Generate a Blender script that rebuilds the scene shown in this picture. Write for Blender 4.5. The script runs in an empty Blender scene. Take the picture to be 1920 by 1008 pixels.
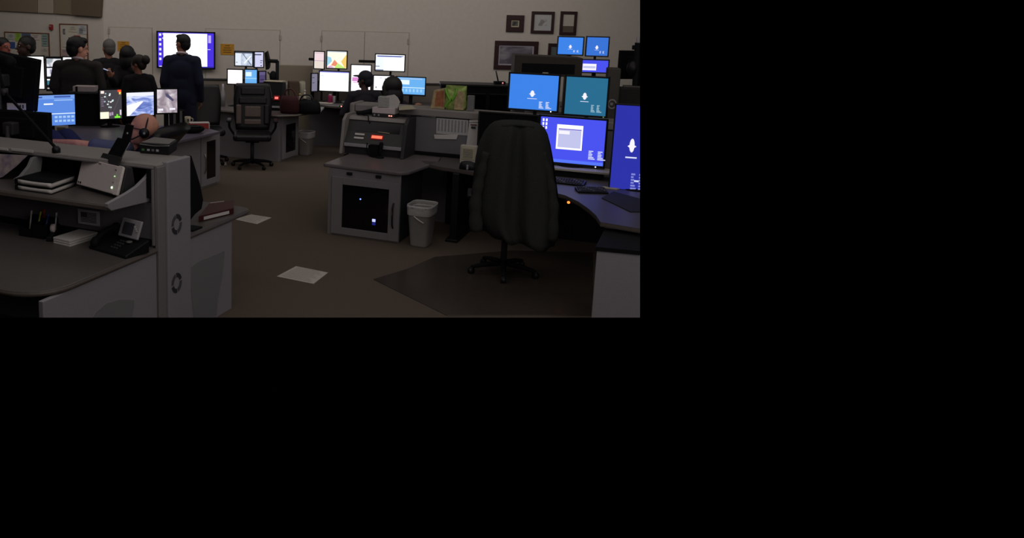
import bpy, bmesh, math, random
from mathutils import Vector, Matrix, Quaternion
random.seed(7)
SC = bpy.context.scene
COL = SC.collection
PI = math.pi
# ------------------------------------------------------------------ camera
FPX, PITCH, ROLL, CAMH = 1600.0, math.radians(10.1), math.radians(1.26), 2.37
AZ = math.radians(-24.2)                      # direction of the console rows
_f = Vector((0, math.cos(PITCH), -math.sin(PITCH)))
_u0 = Vector((0, math.sin(PITCH), math.cos(PITCH)))
_x0 = Vector((1, 0, 0))
_x = _x0*math.cos(ROLL) + _u0*math.sin(ROLL)
_u = -_x0*math.sin(ROLL) + _u0*math.cos(ROLL)
CAM = Vector((0, 0, CAMH))
cd = bpy.data.cameras.new('camera'); cam = bpy.data.objects.new('camera', cd); COL.objects.link(cam)
M = Matrix((_x, _u, -_f)).transposed().to_4x4(); M.translation = CAM
cam.matrix_world = M
cd.sensor_fit = 'HORIZONTAL'; cd.sensor_width = 36.0
cd.lens = FPX/1920*36.0
cd.shift_x = (960-600)/1920.0
cd.shift_y = -(504-297.5)/1920.0
cd.clip_start = 0.05; cd.clip_end = 100
SC.camera = cam
# ------------------------------------------------------------------ world, exposure, room lamps and added fill
w = bpy.data.worlds.new('world'); SC.world = w; w.use_nodes = True
w.node_tree.nodes['Background'].inputs[0].default_value = (0, 0, 0, 1)
w.node_tree.nodes['Background'].inputs[1].default_value = 0.0
SC.view_settings.view_transform = 'Standard'; SC.view_settings.look = 'None'
SC.view_settings.exposure = 0.0; SC.view_settings.gamma = 1.0
SC.view_settings.use_curve_mapping = False
def ceiling_or_fill_light(x, y, z, sx, sy, power, col=(1, .945, .90), rx=0.0, rz=0.0):
    l = bpy.data.lights.new('ceiling_or_fill_light', 'AREA'); l.shape = 'RECTANGLE'; l.size = sx; l.size_y = sy
    l.energy = power; l.color = col
    o = bpy.data.objects.new('ceiling_or_fill_light', l); o.location = (x, y, z); o.rotation_euler = (rx, 0, rz); COL.objects.link(o)
ceiling_or_fill_light(-0.8, 12.4, 3.9, 12, 2.0, 95, rx=math.radians(40))
ceiling_or_fill_light(0.5, 8.5, 4.0, 8, 3.0, 29)
ceiling_or_fill_light(0.3, 4.0, 3.9, 7, 2.4, 42, rx=math.radians(30))
ceiling_or_fill_light(3.6, -1.2, 3.4, 7, 2.4, 62, rx=math.radians(62), rz=math.radians(32))  # unseen fill light added behind the camera to brighten fronts and right-facing panels
# ------------------------------------------------------------------ measuring helpers: photo pixel -> point in the room
def ray(px, py): return _f + _x*((px-600)/FPX) - _u*((py-297.5)/FPX)
def hz(px, py, z): d = ray(px, py); return CAM + d*((z-CAMH)/d.z)
def hy(px, py, y): d = ray(px, py); return CAM + d*(y/d.y)
class Frame:
    def __init__(s, x, y, yaw=AZ):
        s.o = Vector((x, y, 0)); s.yaw = yaw
        s.eu = Vector((math.cos(yaw), math.sin(yaw), 0)); s.ev = Vector((-math.sin(yaw), math.cos(yaw), 0))
    def loc(s, P): d = P-s.o; return Vector((d@s.eu, d@s.ev, P.z)) if False else Vector((d.dot(s.eu), d.dot(s.ev), P.z))
    def w(s, u, v, z=0): return s.o + s.eu*u + s.ev*v + Vector((0, 0, z))
    def Z(s, px, py, z): return s.loc(hz(px, py, z))
    def Y(s, px, py, y): return s.loc(hy(px, py, y))
    def U(s, px, py, u):
        d = ray(px, py); t = ((s.o-CAM).dot(s.eu)+u)/d.dot(s.eu); return s.loc(CAM+d*t)
    def V(s, px, py, v):
        d = ray(px, py); t = ((s.o-CAM).dot(s.ev)+v)/d.dot(s.ev); return s.loc(CAM+d*t)
FL = Frame(-1.073, 5.537); FC = Frame(0.825, 8.459); F2 = Frame(-1.373, 11.266); F3 = Frame(-0.60, 12.971)
# ------------------------------------------------------------------ materials
def lin(c):
    if isinstance(c, str):
        c = c.lstrip('#'); c = [int(c[i:i+2], 16)/255 for i in (0, 2, 4)]
    else: c = [k/255 for k in c]
    return [k/12.92 if k <= .04045 else ((k+.055)/1.055)**2.4 for k in c]
MATS = {}
def mat(name, col, rough=.6, metal=0, noise=60, amp=.12, bump=0.0, spec=.4):
    if name in MATS: return MATS[name]
    m = bpy.data.materials.new(name); m.use_nodes = True; nt = m.node_tree; b = nt.nodes['Principled BSDF']
    c = lin(col)
    tc = nt.nodes.new('ShaderNodeTexCoord'); n = nt.nodes.new('ShaderNodeTexNoise'); n.inputs['Scale'].default_value = noise
    n.inputs['Detail'].default_value = 4
    nt.links.new(tc.outputs['Object'], n.inputs['Vector'])
    r = nt.nodes.new('ShaderNodeValToRGB'); e = r.color_ramp.elements
    e[0].position = .3; e[1].position = .7
    e[0].color = [max(0, k*(1-amp)) for k in c]+[1]; e[1].color = [min(1, k*(1+amp)) for k in c]+[1]
    nt.links.new(n.outputs['Fac'], r.inputs['Fac']); nt.links.new(r.outputs['Color'], b.inputs['Base Color'])
    b.inputs['Roughness'].default_value = rough; b.inputs['Metallic'].default_value = metal
    b.inputs['Specular IOR Level'].default_value = spec
    if bump:
        bp = nt.nodes.new('ShaderNodeBump'); bp.inputs['Strength'].default_value = bump; bp.inputs['Distance'].default_value = .01
        nt.links.new(n.outputs['Fac'], bp.inputs['Height']); nt.links.new(bp.outputs['Normal'], b.inputs['Normal'])
    MATS[name] = m; return m
def emit(col, s=1.0):
    key = 'glow_%s_%s' % (col, s)
    if key in MATS: return MATS[key]
    m = bpy.data.materials.new(key); m.use_nodes = True; nt = m.node_tree; b = nt.nodes['Principled BSDF']
    c = lin(col); b.inputs['Base Color'].default_value = (0.01, 0.01, 0.012, 1); b.inputs['Roughness'].default_value = .35
    b.inputs['Specular IOR Level'].default_value = .1
    b.inputs['Emission Color'].default_value = c+[1]; b.inputs['Emission Strength'].default_value = s
    MATS[key] = m; return m
def picture(key, stops, scale=6, s=1.0, dist=0.6, lit=True, detail=5, rot=(0, 0, 0), stretch=(1, 1, 1)):
    """procedural picture (camera feed, map, photograph): noise through a colour ramp"""
    if key in MATS: return MATS[key]
    m = bpy.data.materials.new(key); m.use_nodes = True; nt = m.node_tree; b = nt.nodes['Principled BSDF']
    tc = nt.nodes.new('ShaderNodeTexCoord'); mp = nt.nodes.new('ShaderNodeMapping'); n = nt.nodes.new('ShaderNodeTexNoise')
    mp.inputs['Rotation'].default_value = rot; mp.inputs['Scale'].default_value = stretch
    n.inputs['Scale'].default_value = scale; n.inputs['Detail'].default_value = detail; n.inputs['Distortion'].default_value = dist
    r = nt.nodes.new('ShaderNodeValToRGB'); e = r.color_ramp.elements
    while len(e) < len(stops): e.new(.5)
    for k, (p, c) in enumerate(stops): e[k].position = p; e[k].color = lin(c)+[1]
    nt.links.new(tc.outputs['Object'], mp.inputs['Vector']); nt.links.new(mp.outputs['Vector'], n.inputs['Vector']); nt.links.new(n.outputs['Fac'], r.inputs['Fac'])
    if lit:
        b.inputs['Base Color'].default_value = (.01, .01, .01, 1); b.inputs['Specular IOR Level'].default_value = .1
        nt.links.new(r.outputs['Color'], b.inputs['Emission Color']); b.inputs['Emission Strength'].default_value = s
    else:
        nt.links.new(r.outputs['Color'], b.inputs['Base Color'])
    MATS[key] = m; return m
cab_grey = mat('grey_cabinet_laminate', (132, 126, 129), .55, noise=90, amp=.05)
grey_panel = mat('grey_laminate_panel', (150, 144, 149), .55, noise=90, amp=.05)
grey_rail = mat('grey_painted_rail', (150, 143, 140), .5, noise=90, amp=.05)
strip_grey = mat('dull_grey_trim', (134, 127, 128), .5, noise=90, amp=.05)
inset_grey = mat('darker_grey_laminate', (130, 127, 129), .6, noise=90, amp=.05)
desk_grey = mat('charcoal_speckled_desktop', (88, 82, 80), .42, noise=160, amp=.18)
edge_mat = mat('brown_grey_desk_edge', (98, 88, 82), .35, noise=60, amp=.08)
fabric_p = mat('grey_panel_fabric', (118, 114, 118), .9, noise=220, amp=.12, bump=.15)
fabric_d = mat('dark_panel_fabric', (108, 102, 108), .9, noise=220, amp=.12, bump=.15)
black = mat('black_plastic', (22, 22, 24), .45, noise=80, amp=.1)
blackm = mat('matte_black_plastic', (15, 15, 17), .75, noise=80, amp=.1, spec=.2)
darkg = mat('dark_grey_plastic', (52, 51, 52), .55, noise=80, amp=.08)
midg = mat('mid_grey_plastic', (105, 103, 102), .5, noise=80, amp=.06)
silver = mat('silver_plastic', (165, 160, 165), .35, noise=80, amp=.05)
metalm = mat('brushed_metal', (150, 148, 145), .3, metal=.9, noise=120, amp=.06)
white = mat('white_paper', (215, 208, 205), .8, noise=40, amp=.04)
whitep = mat('white_plastic', (222, 208, 208), .5, noise=40, amp=.03)
cream = mat('cream_paper', (196, 186, 160), .8, noise=40, amp=.05)
beige = mat('beige_plastic', (190, 182, 170), .6, noise=40, amp=.04)
greyp = mat('grey_print_paper', (192, 188, 190), .8, noise=120, amp=.12)
glassd = mat('smoked_glass', (8, 8, 10), .12, noise=30, amp=.1, spec=.5)
leather = mat('black_leather', (20, 18, 18), .4, noise=150, amp=.15, bump=.2)
leatherb = mat('worn_brown_grey_leather', (98, 84, 78), .5, noise=60, amp=.2, bump=.2)
clothj = mat('charcoal_fleece', (52, 53, 51), .95, noise=120, amp=.15, bump=.3, spec=.1)
suitb = mat('black_suit_cloth', (32, 30, 32), .9, noise=200, amp=.15, spec=.15)
suitn = mat('navy_suit_cloth', (36, 38, 56), .9, noise=200, amp=.15, spec=.15)
suitg = mat('charcoal_suit_cloth', (58, 54, 53), .9, noise=200, amp=.15, spec=.15)
bluecl = mat('blue_grey_shirt_cloth', (92, 98, 128), .9, noise=120, amp=.15)
shirtw = mat('white_shirt_cloth', (205, 190, 195), .8, noise=120, amp=.05)
skin = mat('light_skin', (226, 160, 136), .55, noise=25, amp=.08)
skind = mat('tan_skin', (150, 98, 76), .55, noise=25, amp=.08)
skink = mat('brown_skin', (62, 42, 36), .55, noise=25, amp=.08)
hairk = mat('black_hair', (16, 13, 13), .6, noise=140, amp=.3, bump=.4)
hairb = mat('dark_brown_hair', (34, 24, 20), .6, noise=140, amp=.3, bump=.4)
hairg = mat('grey_hair', (92, 88, 86), .7, noise=140, amp=.3, bump=.4)
woodd = mat('dark_mahogany_frame', (48, 20, 24), .4, noise=20, amp=.25)
trashm = mat('grey_wastebasket_plastic', (150, 146, 144), .55, noise=60, amp=.06)
linerm = mat('clear_plastic_liner', (190, 186, 184), .3, noise=30, amp=.1)
yellow = mat('yellow_orange_notice', (196, 140, 40), .7, noise=40, amp=.08)
yellowt = mat('brown_ink', (120, 80, 22), .8)
redp = mat('red_plastic', (150, 30, 34), .5)
maroon = mat('maroon_leatherette', (70, 30, 28), .5)
pink = mat('magenta_plastic', (150, 26, 84), .4)
greenb = mat('green_plastic_bag', (168, 190, 104), .4, noise=22, amp=.4)
peach = mat('patterned_bag_print', (196, 170, 130), .5, noise=28, amp=.3)
orangeb = mat('orange_bag_print', (176, 110, 76), .6, noise=25, amp=.3)
wallm = mat('off_white_painted_wall', (205, 196, 186), .85, noise=14, amp=.03, bump=.04)
doorm = mat('off_white_painted_door', (203, 194, 184), .8, noise=14, amp=.03)
gapm = mat('door_gap', (168, 158, 148), .9)
panelm = mat('brown_acoustic_fabric', (134, 120, 100), .95, noise=180, amp=.15, bump=.2)
panel2 = mat('tan_acoustic_fabric', (172, 160, 144), .95, noise=180, amp=.1, bump=.2)
carpet = mat('brown_carpet', (104, 92, 82), .97, noise=260, amp=.3, bump=.5, spec=.08)
matclear = mat('clear_vinyl_mat', (72, 64, 58), .24, noise=20, amp=.1)
G = emit
# ------------------------------------------------------------------ mesh builder
class MB:
    def __init__(s): s.v = []; s.f = []; s.mi = []; s.m = []; s.sm = []
    def _m(s, m):
        if m not in s.m: s.m.append(m)
        return s.m.index(m)
    def add(s, vs, fs, m, smooth=False):
        k = len(s.v); s.v += [Vector(p) for p in vs]; i = s._m(m)
        for f in fs: s.f.append([a+k for a in f]); s.mi.append(i); s.sm.append(smooth)
    def bm(s, b, m, smooth=False):
        b.verts.ensure_lookup_table(); b.verts.index_update()
        s.add([v.co.copy() for v in b.verts], [[v.index for v in f.verts] for f in b.faces], m, smooth); b.free()
    def box(s, c, d, m, r=0.0, rot=None, seg=2):
        b = bmesh.new(); bmesh.ops.create_cube(b, size=1)
        for v in b.verts: v.co = Vector((v.co.x*d[0], v.co.y*d[1], v.co.z*d[2]))
        if r: bmesh.ops.bevel(b, geom=list(b.edges), offset=min(r, min(d)*.45), segments=seg, affect='EDGES', profile=.5)
        R = rot.to_matrix() if rot and hasattr(rot, 'to_matrix') else rot
        for v in b.verts:
            if R: v.co = R @ v.co
            v.co += Vector(c)
        s.bm(b, m, False)
    def span(s, a, b_, m, r=0.0):
        c = [(a[i]+b_[i])/2 for i in range(3)]; d = [abs(a[i]-b_[i]) for i in range(3)]; s.box(c, d, m, r)
    def prism(s, pts, ax, m, r=0.0):
        """polygon pts extruded along vector ax"""
        pts = [Vector(p) for p in pts]; ax = Vector(ax); n = len(pts)
        b = bmesh.new(); A = [b.verts.new(p) for p in pts]; B = [b.verts.new(p+ax) for p in pts]
        b.faces.new(A); b.faces.new(B[::-1])
        for i in range(n): b.faces.new([A[i], B[i], B[(i+1) % n], A[(i+1) % n]])
        bmesh.ops.recalc_face_normals(b, faces=list(b.faces))
        if r: bmesh.ops.bevel(b, geom=[e for e in b.edges], offset=r, segments=2, affect='EDGES', profile=.5)
        s.bm(b, m)
    def tube(s, path, r, m, n=10, cap=True):
        path = [Vector(p) for p in path]; rs = r if isinstance(r, (list, tuple)) else [r]*len(path)
        vs = []; fs = []; ref = None
        for i, p in enumerate(path):
            t = (path[min(i+1, len(path)-1)]-path[max(i-1, 0)]).normalized()
            if ref is None:
                ref = Vector((0, 0, 1)) if abs(t.z) < .9 else Vector((1, 0, 0))
            x = (ref - t*ref.dot(t)).normalized(); y = t.cross(x); ref = x
            for k in range(n): a = 2*PI*k/n; vs.append(p+(x*math.cos(a)+y*math.sin(a))*rs[i])
        for i in range(len(path)-1):
            for k in range(n): fs.append([i*n+k, i*n+(k+1) % n, (i+1)*n+(k+1) % n, (i+1)*n+k])
        if cap: fs += [list(range(n))[::-1], [(len(path)-1)*n+k for k in range(n)]]
        s.add(vs, fs, m, True)
    def lathe(s, prof, c, m, n=20, sx=1, sy=1, cap=True):
        vs = []; fs = []; c = Vector(c)
        for r, z in prof:
            for k in range(n): a = 2*PI*k/n; vs.append(c+Vector((r*sx*math.cos(a), r*sy*math.sin(a), z)))
        for i in range(len(prof)-1):
            for k in range(n): fs.append([i*n+k, i*n+(k+1) % n, (i+1)*n+(k+1) % n, (i+1)*n+k])
        if cap: fs += [list(range(n))[::-1], [(len(prof)-1)*n+k for k in range(n)]]
        s.add(vs, fs, m, True)
    def ell(s, c, r, m, rot=None, n=16):
        b = bmesh.new(); bmesh.ops.create_uvsphere(b, u_segments=n, v_segments=max(8, n*3//4), radius=1)
        for v in b.verts:
            v.co = Vector((v.co.x*r[0], v.co.y*r[1], v.co.z*r[2]))
            if rot: v.co = rot @ v.co
            v.co += Vector(c)
        s.bm(b, m, True)
    def caps(s, p, q, r1, r2, m, n=12):
        p, q = Vector(p), Vector(q); d = (q-p); L = d.length or 1e-4; t = d/L
        path = []; rs = []
        for k in range(4): a = PI/2*(1-k/4); path.append(p-t*r1*math.sin(a)); rs.append(max(1e-3, r1*math.cos(a)))
        path += [p, q]; rs += [r1, r2]
        for k in range(1, 5): a = PI/2*k/4; path.append(q+t*r2*math.sin(a)); rs.append(max(1e-3, r2*math.cos(a)))
        s.tube(path, rs, m, n)
    def grid(s, rows, m, closed=True, cap=True):
        n = len(rows[0]); vs = [p for r in rows for p in r]; fs = []
        for i in range(len(rows)-1):
            for k in range(n if closed else n-1): fs.append([i*n+k, i*n+(k+1) % n, (i+1)*n+(k+1) % n, (i+1)*n+k])
        if cap: fs += [list(range(n))[::-1], [(len(rows)-1)*n+k for k in range(n)]]
        s.add(vs, fs, m, True)
    def mesh(s, name):
        me = bpy.data.meshes.new(name); me.from_pydata([tuple(v) for v in s.v], [], s.f)
        for m in s.m: me.materials.append(m)
        for p, i, sm in zip(me.polygons, s.mi, s.sm): p.material_index = i; p.use_smooth = sm
        b = bmesh.new(); b.from_mesh(me); bmesh.ops.recalc_face_normals(b, faces=list(b.faces)); b.to_mesh(me); b.free()
        me.update(); return me
    def build(s, name, parent=None, label=None):
        o = bpy.data.objects.new(name, s.mesh(name)); COL.objects.link(o)
        if parent: o.parent = parent
        if label: o['label'] = label
        return o
def thing(name, label, cat, loc=(0, 0, 0), yaw=0.0, group=None):
    o = bpy.data.objects.new(name, None); COL.objects.link(o); o.empty_display_size = .1
    o.location = loc; o.rotation_euler = (0, 0, yaw); o['label'] = label; o['category'] = cat
    if group: o['group'] = group
    return o
def tag(o, label, cat, loc=None, yaw=None, group=None):
    o['label'] = label; o['category'] = cat
    if loc is not None: o.location = loc
    if yaw is not None: o.rotation_euler = (0, 0, yaw)
    if group: o['group'] = group
    return o
def part(name, parent, fn, label=None):
    b = MB(); fn(b); return b.build(name, parent, label)
def structure(name, b):
    o = b.build(name); o['kind'] = 'structure'; return o
def rotz(a): return Matrix.Rotation(a, 3, 'Z')
def rotx(a): return Matrix.Rotation(a, 3, 'X')
def bez(p, n=12):
    """smooth path through points (Catmull-Rom)"""
    p = [Vector(q) for q in p]; out = []
    for i in range(len(p)-1):
        a = p[max(i-1, 0)]; b = p[i]; c = p[i+1]; d = p[min(i+2, len(p)-1)]
        for k in range(n):
            t = k/n; out.append(.5*((2*b)+(c-a)*t+(2*a-5*b+4*c-d)*t*t+(3*b-a-3*c+d)*t**3))
    return out+[p[-1]]

# ================================================================== the setting
WY = 15.5
b = MB()
c0 = hz(-120, 595, 0); c1 = hz(1200, 595, 0)
xr = hy(1200, 200, WY).x
n = 40
b.add([c0, c1, (xr, WY+.05, 0), (-9, WY+2.5, 0), (c0.x-6, c0.y+1, 0)] , [[0, 1, 2, 3, 4]], carpet)
b.add([c0-Vector((0, 0, .04)), c1-Vector((0, 0, .04)), (xr, WY+.05, -.04), (-9, WY+2.5, -.04), (c0.x-6, c0.y+1, -.04)], [[4, 3, 2, 1, 0]], carpet)
structure('floor', b)
def WX(px, py, y=WY): return hy(px, py, y)
cx = WX(194, 50).x
rt = WX(1200, 0).x; rb = WX(1200, 300).x
b = MB(); b.prism([(cx, WY, 0), (rb-(WX(1200,0).x-WX(1200,300).x)*.6, WY, 0), (rt, WY, 2.75), (rt, WY, 3.1), (cx, WY, 3.1)], (0, .1, 0), wallm); structure('wall_back', b)
WLY = math.radians(-20)
FW = Frame(cx, WY, WLY)                       # left wall: u negative runs left, away from the room
b = MB(); lw = [FW.w(0, 0, 0), FW.w(-5, 0, 0), FW.w(-5, 0, 3.1), FW.w(0, 0, 3.1)]; b.prism(lw, FW.ev*.1, wallm); structure('wall_left', b)
# acoustic panels above the notice boards
def wall_panel(name, pxs, m, label, cat, group=None, th=.05):
    P = [FW.V(x, y, 0) for x, y in pxs]
    b = MB(); b.prism([FW.w(p.x, -.002, p.z) for p in P], -FW.ev*th, m, .006)
    return tag(b.build(name), label, cat, group=group)
wall_panel('acoustic_panel', [(-60, -12), (73, -12), (73, 24), (-60, 17)], panelm, 'wide brown acoustic panel at the left end high on the wall', 'wall panel')
wall_panel('acoustic_panel', [(74, -12), (103, -12), (103, 25.5), (74, 24)], panel2, 'narrow pale acoustic panel between two brown ones', 'wall panel')
wall_panel('acoustic_panel', [(104, -12), (139, -12), (139, 28), (104, 25.5)], panelm, 'narrow brown acoustic panel right of the pale one', 'wall panel')
wall_panel('acoustic_panel', [(140, -12), (195, -12), (192, 32), (140, 28)], mat('dark_brown_acoustic_fabric', (104, 92, 76), .95, noise=180, amp=.15), 'darkest brown acoustic panel at the wall corner', 'wall panel', th=.09)
# closet doors set in the back wall
def wall_door(i, x0, x1, ytop, split=None, hinge=()):
    b = MB(); A = WX(x0, ytop); B_ = WX(x1, ytop); zt = A.z
    b.span((A.x, WY-.004, .05), (B_.x, WY-.001, zt), gapm)
    xs = [A.x+.012, B_.x-.012] if split is None else [A.x+.012, WX(split, ytop).x-.006, WX(split, ytop).x+.006, B_.x-.012]
    for k in range(0, len(xs), 2): b.span((xs[k], WY-.018, .06), (xs[k+1], WY-.0045, zt-.012), doorm)
    d = structure('door_%d' % i, b)
    hs = MB()
    for hx, hy_ in hinge: p = WX(hx, hy_); hs.box((p.x, WY-.024, p.z), (.03, .012, .1), gapm, .003)
    hs.build('hinge', d)
wall_door(1, 203, 286, 50, None, [(205, 58)])
wall_door(2, 385, 526, 53, None, [(525, 70)])
wall_door(3, 603, 768, 57, 684, [(603, 72), (765, 78)])
# yellow notices
def notice(px0, py0, px1, py1, label, group=None):
    a = WX(px0, py0); c = WX(px1, py1); t = thing('wall_notice', label, 'sign', ((a.x+c.x)/2, WY-.0185, c.z))
    W = c.x-a.x; H = a.z-c.z
    part('sheet', t, lambda b: b.box((0, -.004, H/2), (W, .006, H), yellow))
    def pr(b):
        for k in range(4):
            ww = W*(.35 if k == 0 else random.uniform(.5, .75)); b.box((0, -.008, H*(.84-.2*k)), (ww, .001, H*.07), yellowt)
    part('printed_lines', t, pr)
notice(221, 77, 243, 96, 'yellow notice behind the dark-haired woman, left of the big screen')
notice(414, 82, 439, 103, 'yellow notice on the wall right of the big screen')
# notice boards on the left wall, and the sheets pinned to them
def board(x0, y0, x1, y1, label):
    a = FW.V(x0, y0, 0); c = FW.V(x1, y1, 0); t = thing('notice_board', label, 'notice board', FW.w((a.x+c.x)/2, 0, c.z), WLY)
    W = c.x-a.x; H = a.z-c.z
    part('cork_panel', t, lambda b: b.box((0, -.01, H/2), (W, .012, H), mat('faded_board_cloth', (206, 198, 184), .9, noise=60)))
    fm = mat('thin_wood_frame', (112, 70, 48), .5)
    for (cx_, cz, ww, hh) in ((0, 0, W, .02), (0, H, W, .02), (-W/2, H/2, .02, H), (W/2, H/2, .02, H)):
        part('frame_rail', t, lambda b: b.box((cx_, -.016, cz), (ww+.02, .022, hh) if ww > .1 else (ww, .020, hh-.021), fm, .004))
    return t
def pinned(x0, y0, x1, y1, col, label, m=None, lines=0):
    a = FW.V(x0, y0, 0); c = FW.V(x1, y1, 0); W = c.x-a.x; H = a.z-c.z
    b = MB(); mm = m or mat('paper_'+col, '#'+col, .8, noise=20, amp=.06)
    b.box((0, -.024, H/2), (W, .004, H), mm)
    for k in range(lines): b.box((0, -.0265, H*(.8-.2*k)), (W*random.uniform(.4, .8), .001, H*.06), midg)
    tag(b.build('pinned_sheet'), label, 'paper', FW.w((a.x+c.x)/2, 0, c.z), WLY)
board(10, 60, 94, 112, 'wide notice board behind the heads at far left')
for a in [(15, 63, 29, 74, 'b8b8b0', 'pale grey sheet pinned top left on the wide notice board', None, 3),
          (30, 62, 41, 77, '9ac04a', 'lime green sheet pinned on the wide notice board', None, 2),
          (42, 62, 59, 73, '5a6a86', 'slate blue sheet pinned top middle on the wide notice board', None, 2),
          (60, 64, 76, 75, 'cfc0b8', 'pale pink sheet pinned on the wide notice board', None, 3),
          (79, 63, 92, 87, '90a49c', 'grey green sheet pinned top right on the wide notice board', None, 4),
          (14, 78, 30, 91, '3a5a9c', 'royal blue sheet pinned low left on the wide notice board', None, 1),
          (79, 89, 92, 104, 'c0b8ac', 'pale sheet pinned low right on the wide notice board', None, 2)]: pinned(*a)
board(113, 45, 166, 112, 'tall notice board behind the man in the charcoal suit')
for a in [(117, 47, 127, 88, 'cbc4ba', 'long white sheet pinned left on the tall notice board', None, 2),
          (119, 54, 124, 63, '5a5c66', 'small dark photo pinned on the long white sheet', None, 0),
          (130, 48, 146, 60, 'c8c2b0', 'cream sheet pinned top middle on the tall notice board', None, 3),
          (148, 47, 165, 64, 'bcbcc0', 'pale grey sheet pinned top right on the tall notice board', None, 3),
          (150, 53, 157, 63, '34363e', 'dark picture pinned on the pale grey sheet', None, 0),
          (130, 70, 135, 78, '2e2c30', 'small black card pinned on the tall notice board', None, 0),
          (117, 92, 128, 104, 'b89c9c', 'pinkish sheet pinned low left on the tall notice board', None, 2),
          (140, 66, 152, 80, 'aa3030', 'red sheet pinned above the head of the man in charcoal', None, 0)]: pinned(*a)
p = FW.V(97.5, 54, 0)
t = thing('fire_alarm', 'small red fire alarm on the wall between the notice boards', 'fire alarm', FW.w(p.x, 0, p.z-.01), WLY)
part('housing', t, lambda b: b.box((0, -.025, .04), (.07, .05, .1), redp, .012))
part('strobe_lens', t, lambda b: b.box((0, -.055, .055), (.045, .015, .03), mat('strobe_lens', (160, 120, 120), .2), .005))
# framed pictures on the back wall
def framed(x0, y0, x1, y1, fw, label, art, mount=None, mw=0.0, extra=None):
    a = WX(x0, y0); c = WX(x1, y1); W = c.x-a.x; H = a.z-c.z
    t = thing('picture_frame', label, 'picture', ((a.x+c.x)/2, WY, c.z))
    def fr(b):
        for (x, z, ww, hh) in ((0, fw/2, W, fw), (0, H-fw/2, W, fw), (-W/2+fw/2, H/2, fw, H-2*fw+.002), (W/2-fw/2, H/2, fw, H-2*fw+.002)):
            b.box((x, -.02, z), (ww, .035, hh), woodd, .004)
    part('frame', t, fr)
    if mount: part('mount', t, lambda b: b.box((0, -.008, H/2), (W-2*fw+.01, .008, H-2*fw+.01), mount))
    part('print', t, lambda b: b.box((0, -.0135, H/2), (W-2*fw-2*mw, .003, H-2*fw-2*mw), art))
    if extra: part('inner_detail', t, lambda b: extra(b, W, H, fw))
art1 = picture('old_photograph', [(.35, '#2c2c2a'), (.6, '#6e6a62')], 9, lit=False)
art2 = picture('pencil_drawing', [(.42, '#8a8886'), (.55, '#c4c0be')], 7, lit=False)
art3 = picture('group_photograph', [(.3, '#3c3844'), (.5, '#68626e'), (.72, '#a09aa0')], 3.5, lit=False, stretch=(1, 1, 1.8))
framed(950, 28, 981, 60, .085, 'small square dark frame at left of the upper picture row', art1, cream, .02)
framed(997, 21, 1037, 63, .05, 'larger frame in the middle of the upper picture row', mat('pale_print', (190, 188, 188), .7), None, 0,
       lambda b, W, H, fw: b.box((0, -.0165, H*.5), (W*.36, .002, H*.3), art2))
framed(1051, 21, 1079, 66, .05, 'narrow tall frame at right of the upper picture row', mat('certificate_paper', (190, 184, 172), .7), None, 0,
       lambda b, W, H, fw: b.box((0, -.0165, fw+.05), (W-2*fw, .002, .12), mat('shaded_certificate_base', (96, 84, 72), .6)))
framed(928, 76, 1006, 131, .075, 'wide landscape frame below the upper picture row', art3, mat('lavender_mount', (180, 170, 184), .7), .025)
framed(1028, 81, 1068, 130, .05, 'frame half hidden behind the far blue monitors', mat('dim_print', (96, 104, 104), .6))

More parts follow.
